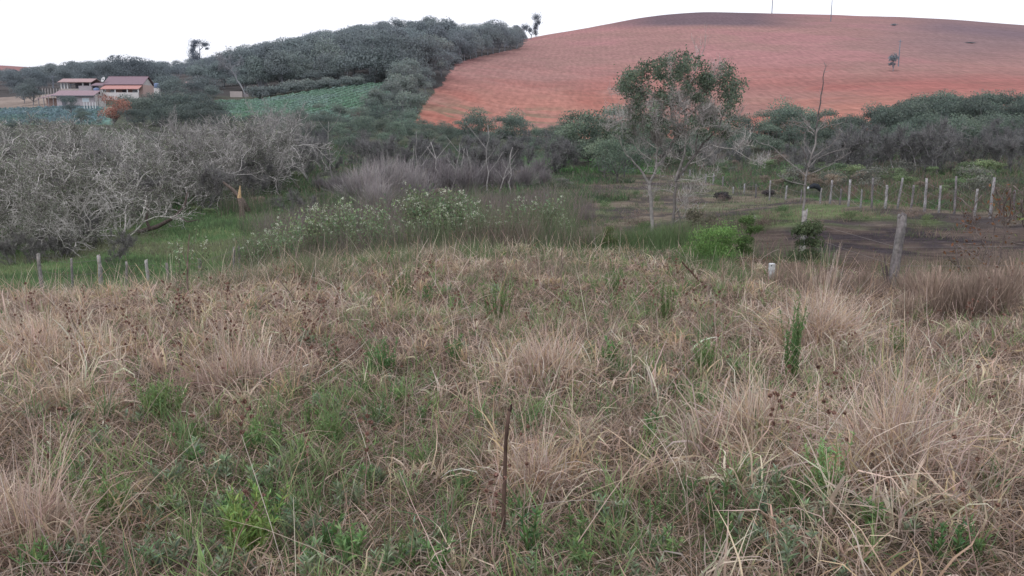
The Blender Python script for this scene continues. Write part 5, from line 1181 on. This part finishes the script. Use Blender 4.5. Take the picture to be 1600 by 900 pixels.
# black sack on fence
Yk = gY(1281, 318, 26, 100)-.3; p = at(1271, Yk); m = MB(); zz = z_at(293, Yk)-p.z; rg = np.random.RandomState(5)
vv = []; u_ = np.linspace(0, 1, 7)
m.tube([(-.26, 0, zz-.02), (-.2, 0, zz+.03), (-.05, 0, zz+.09), (.12, 0, zz+.06), (.24, 0, zz-.06), (.28, 0, zz-.2)], [.04, .10, .13, .14, .10, .03], 9, lin(46, 48, 54)); o = m.build('black_sack', M_post, loc=p, smooth=True)
m = MB(); m.tube([(-.34, 0, zz-.06), (-.30, 0, zz), (-.255, 0, zz+.0)], [.03, .06, .03], 7, lin(200, 204, 210)); m.build('white_end', M_post, o, smooth=True); tag(o, 'black sack with a white end hanging on the paddock fence', 'sack')
ys = Pool([crown_tree(890+i, H=.9, W=1.6, base=.02, nlobe=8, nleaf=1500, leaf=.07, col=[lin(84, 100, 66), lin(110, 98, 88)][i], top=[lin(112, 130, 86), lin(138, 122, 108)][i], trunk=False, gaps=.38, name='weed_clump', mat=M_leaf, aspect=.4) for i in range(2)])
rng = np.random.RandomState(115)
for i in range(34):
    px = rng.uniform(905, 1130) if i % 3 else rng.uniform(1130, 1600); Y = rng.uniform(25, 75) if px < 1130 else rng.uniform(29, 34)
    put(ys.get(), px, Y, rng.uniform(.4, .9), rng.uniform(0, 6), rng.uniform(.3, .8), label='low scruffy weed clump growing in the trampled yard', cat='weeds', group='weed clumps in the yard')
# dark brush piles
for i, (px, py, w_, l_) in enumerate([(1128, 313, .9, 'dark pile of dead brush left on the yard grass'), (1200, 306, .7, 'small dark brush pile by the paddock fence')]):
    o = crown_tree(880+i, H=.5, W=1.6, base=.02, nlobe=6, nleaf=900, leaf=.12, col=lin(62, 56, 58), top=lin(88, 80, 78), trunk=False, name='brush_pile', mat=M_leaf); put(o, px, gY(px, py, 26, 90), w_, i, label=l_, cat='brush pile')

# ------------------------------------------------------------------ ground cover of valley, meadow, yard
rng = np.random.RandomState(121)
def cover(n, px0, px1, Y0, Y1, cond, cols, L, Wd, name, label, th=.5, edge=True, dens_noise=None, zvar=0, cat='ground cover'):
    y = np.exp(rng.uniform(math.log(Y0), math.log(Y1), n)); px = rng.uniform(px0, px1, n); x = (px-800)/F*(y*CP+5*SP)
    z = h(x, y); px, py = project(x, y, z); k = cond(px, y, x)&(~edge_ok(x, y-.8) | (not edge)); x, y, z, px = x[k], y[k], z[k], px[k]; n = len(x)
    sc = np.clip(y/40, .6, 2.4); cl = np.array(cols)
    patch = fbm(x, y, 3.5, 7, 3); ci = np.clip(((patch-.3)/.4*len(cl)+rng.normal(0, .5, n)).astype(int), 0, len(cl)-1)
    c1 = vary(cl[ci], n, rng, .16, .05); c1 = c1*1.3; m = MB()
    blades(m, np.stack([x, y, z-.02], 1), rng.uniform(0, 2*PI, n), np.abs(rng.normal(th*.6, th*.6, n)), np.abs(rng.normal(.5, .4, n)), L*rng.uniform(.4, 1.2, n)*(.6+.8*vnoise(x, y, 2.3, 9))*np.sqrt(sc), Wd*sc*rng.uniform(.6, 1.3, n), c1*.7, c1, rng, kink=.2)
    tag(m.build(name, M_grass), label, cat, kind='stuff')
yard = lambda px, y, x=None: (px+(0 if x is None else (fbm(x, y, 6, 91)-.5)*330) > 915) & (y < np.interp(px, [880, 1080, 1150, 1200, 1300, 1500, 1700], [84, 84, 64, 58, 47, 37, 35]))
cover(70000, -120, 520, 19, 50, lambda px, y, x: (px < 490+(fbm(x, y, 4, 64)-.5)*160) & (y < 49), [lin(84, 100, 68), lin(90, 120, 74), lin(104, 132, 82), lin(116, 134, 90), lin(116, 118, 92)], .30, .020, 'meadow_grass', 'bright green grass of the low meadow on the left', cat='grass')
cover(90000, -120, 1000, 44, 125, lambda px, y, x: ~yard(px, y, x) & ((px > 470) | (y > 47)), [lin(70, 88, 58), lin(86, 96, 66), lin(78, 112, 60), lin(112, 102, 86), lin(80, 100, 64)], .5, .03, 'valley_undergrowth', 'mixed green and brown undergrowth on the valley floor', th=.8)
cover(60000, 980, 1700, 33, 125, lambda px, y, x: ~yard(px, y, x), [lin(76, 90, 60), lin(112, 98, 82), lin(90, 110, 66), lin(118, 94, 84), lin(86, 92, 72)], .5, .025, 'scrub_undergrowth', 'brown and green rough undergrowth behind the paddock fence', th=.7)
cover(38000, 300, 930, 24, 50, lambda px, y, x: ~yard(px, y, x) & (px > 430+(fbm(x, y, 4, 63, 3)-.5)*420), [lin(122, 110, 98), lin(96, 106, 78), lin(88, 108, 70), lin(134, 122, 110), lin(116, 104, 100)], 1.45, .013, 'tall_weeds', 'tall upright weeds and dry stalks among the flowering shrubs', th=.22)
cover(30000, 900, 1700, 21, 84, lambda px, y, x: yard(px, y, x) & (fbm(x, y, 4.5, 41) < .53) & ~((px > 1150) & (y < 30.5)), [lin(92, 104, 70), lin(108, 116, 80), lin(124, 116, 92), lin(96, 112, 68)], .15, .018, 'yard_grass', 'short patchy green grass on the trampled yard', th=.9, cat='grass')
cover(5000, 1100, 1700, 20, 31, lambda px, y, x: yard(px, y), [lin(124, 108, 96), lin(104, 92, 84), lin(92, 102, 68)], .13, .015, 'mud_straw', 'scattered straw and weeds lying on the dark mud', th=1.4, cat='litter')
cover(42000, 890, 1700, 21, 84, lambda px, y, x: yard(px, y, x) & (fbm(x, y, 1.4, 66, 3) > .52) & ~((px > 1180) & (px < 1600) & (y < 27)), [lin(112, 100, 88), lin(90, 96, 70), lin(84, 104, 62), lin(132, 116, 100)], .38, .015, 'yard_weeds', 'rough clumps of weeds and dead stalks scattered over the yard', th=.6)
cover(9000, 820, 1030, 84, 104, lambda px, y, x: y > 84, [lin(88, 132, 66), lin(104, 146, 76)], .45, .03, 'lush_grass', 'lush bright green grass strip left of the forked tree', cat='grass')
cover(9000, 880, 1110, 24, 29, lambda px, y, x: px > 0, [lin(124, 110, 98), lin(96, 104, 78), lin(112, 98, 88), lin(92, 112, 72)], 1.0, .012, 'tall_edge_weeds', 'tall dry and green weeds around the foot of the forked tree', th=.3)
cover(60000, 250, 1750, 15.5, 27.5, lambda px, y, x: edge_ok(x, y-1.6) & (fbm(x, y, 1.5, 62, 3) > .50), [lin(132, 116, 104), lin(104, 118, 84), lin(146, 130, 114), lin(92, 116, 74)], .62, .0095, 'field_edge_weeds', 'ragged clumps of brown and green weeds along the far edge of the dry field', th=.3, edge=False)
cover(15000, -80, 470, 19.5, 25.5, lambda px, y, x: (fbm(x, y, 1.6, 61, 3) > .42), [lin(86, 112, 70), lin(124, 116, 98), lin(94, 124, 76), lin(134, 122, 106), lin(104, 128, 84)], .62, .011, 'meadow_edge_weeds', 'tall mixed weeds around the meadow fence on the left', th=.35)
cover(15000, 860, 1700, 18.5, 25, lambda px, y, x: (px > 860) & ((px < 1180) | (y < 20.5)), [lin(128, 110, 98), lin(106, 108, 82), lin(142, 124, 108), lin(96, 114, 74)], .6, .010, 'edge_weeds', 'dry brown weeds along the near edge of the yard', th=.35)

# ------------------------------------------------------------------ camera, light, world
cam = bpy.data.cameras.new('camera'); co = bpy.data.objects.new('camera', cam); COL.objects.link(co)
co.location = (0, 0, EYE); co.rotation_euler = (PI/2-PITCH, 0, 0); cam.sensor_width = 36; cam.lens = F/1600*36; cam.clip_end = 6000; cam.clip_start = .05
scene.camera = co
w = bpy.data.worlds.new('World'); scene.world = w; w.use_nodes = True; nt = w.node_tree; nt.nodes.clear()
SUN_EL, SUN_ROT = math.radians(52), math.radians(215)
sk = nt.nodes.new('ShaderNodeTexSky'); sk.sky_type = 'NISHITA'; sk.sun_disc = False; sk.sun_elevation = SUN_EL; sk.sun_rotation = SUN_ROT; sk.dust_density = 3; sk.air_density = 1
hs = nt.nodes.new('ShaderNodeHueSaturation'); hs.inputs['Saturation'].default_value = .14
ga = nt.nodes.new('ShaderNodeGamma'); ga.inputs['Gamma'].default_value = .3
sc_ = nt.nodes.new('ShaderNodeVectorMath'); sc_.operation = 'SCALE'; sc_.inputs['Scale'].default_value = 5.0
bg = nt.nodes.new('ShaderNodeBackground'); bg.inputs['Strength'].default_value = .15
ou = nt.nodes.new('ShaderNodeOutputWorld')
nt.links.new(sk.outputs[0], hs.inputs['Color']); nt.links.new(hs.outputs[0], ga.inputs[0]); nt.links.new(ga.outputs[0], sc_.inputs[0]); ti = nt.nodes.new('ShaderNodeVectorMath'); ti.operation = 'MULTIPLY'; ti.inputs[1].default_value = (.975, .99, 1.075); nt.links.new(sc_.outputs[0], ti.inputs[0]); nt.links.new(ti.outputs[0], bg.inputs[0]); nt.links.new(bg.outputs[0], ou.inputs[0])
sl = bpy.data.lights.new('sun', 'SUN'); sl.energy = 1.0; sl.angle = math.radians(25); sl.color = (1, .97, .93)
so = bpy.data.objects.new('sun', sl); COL.objects.link(so)
dx = math.sin(SUN_ROT)*math.cos(SUN_EL); dy = math.cos(SUN_ROT)*math.cos(SUN_EL)
so.rotation_euler = Vector((dx, dy, math.sin(SUN_EL))).to_track_quat('Z', 'Y').to_euler(); so.location = (0, 0, 40)
scene.view_settings.view_transform = 'Standard'; scene.view_settings.look = 'None'; scene.view_settings.exposure = 0; scene.view_settings.gamma = 1
scene.cycles.max_bounces = 5; scene.cycles.diffuse_bounces = 3; scene.cycles.transmission_bounces = 3; scene.cycles.glossy_bounces = 1; scene.cycles.transparent_max_bounces = 4
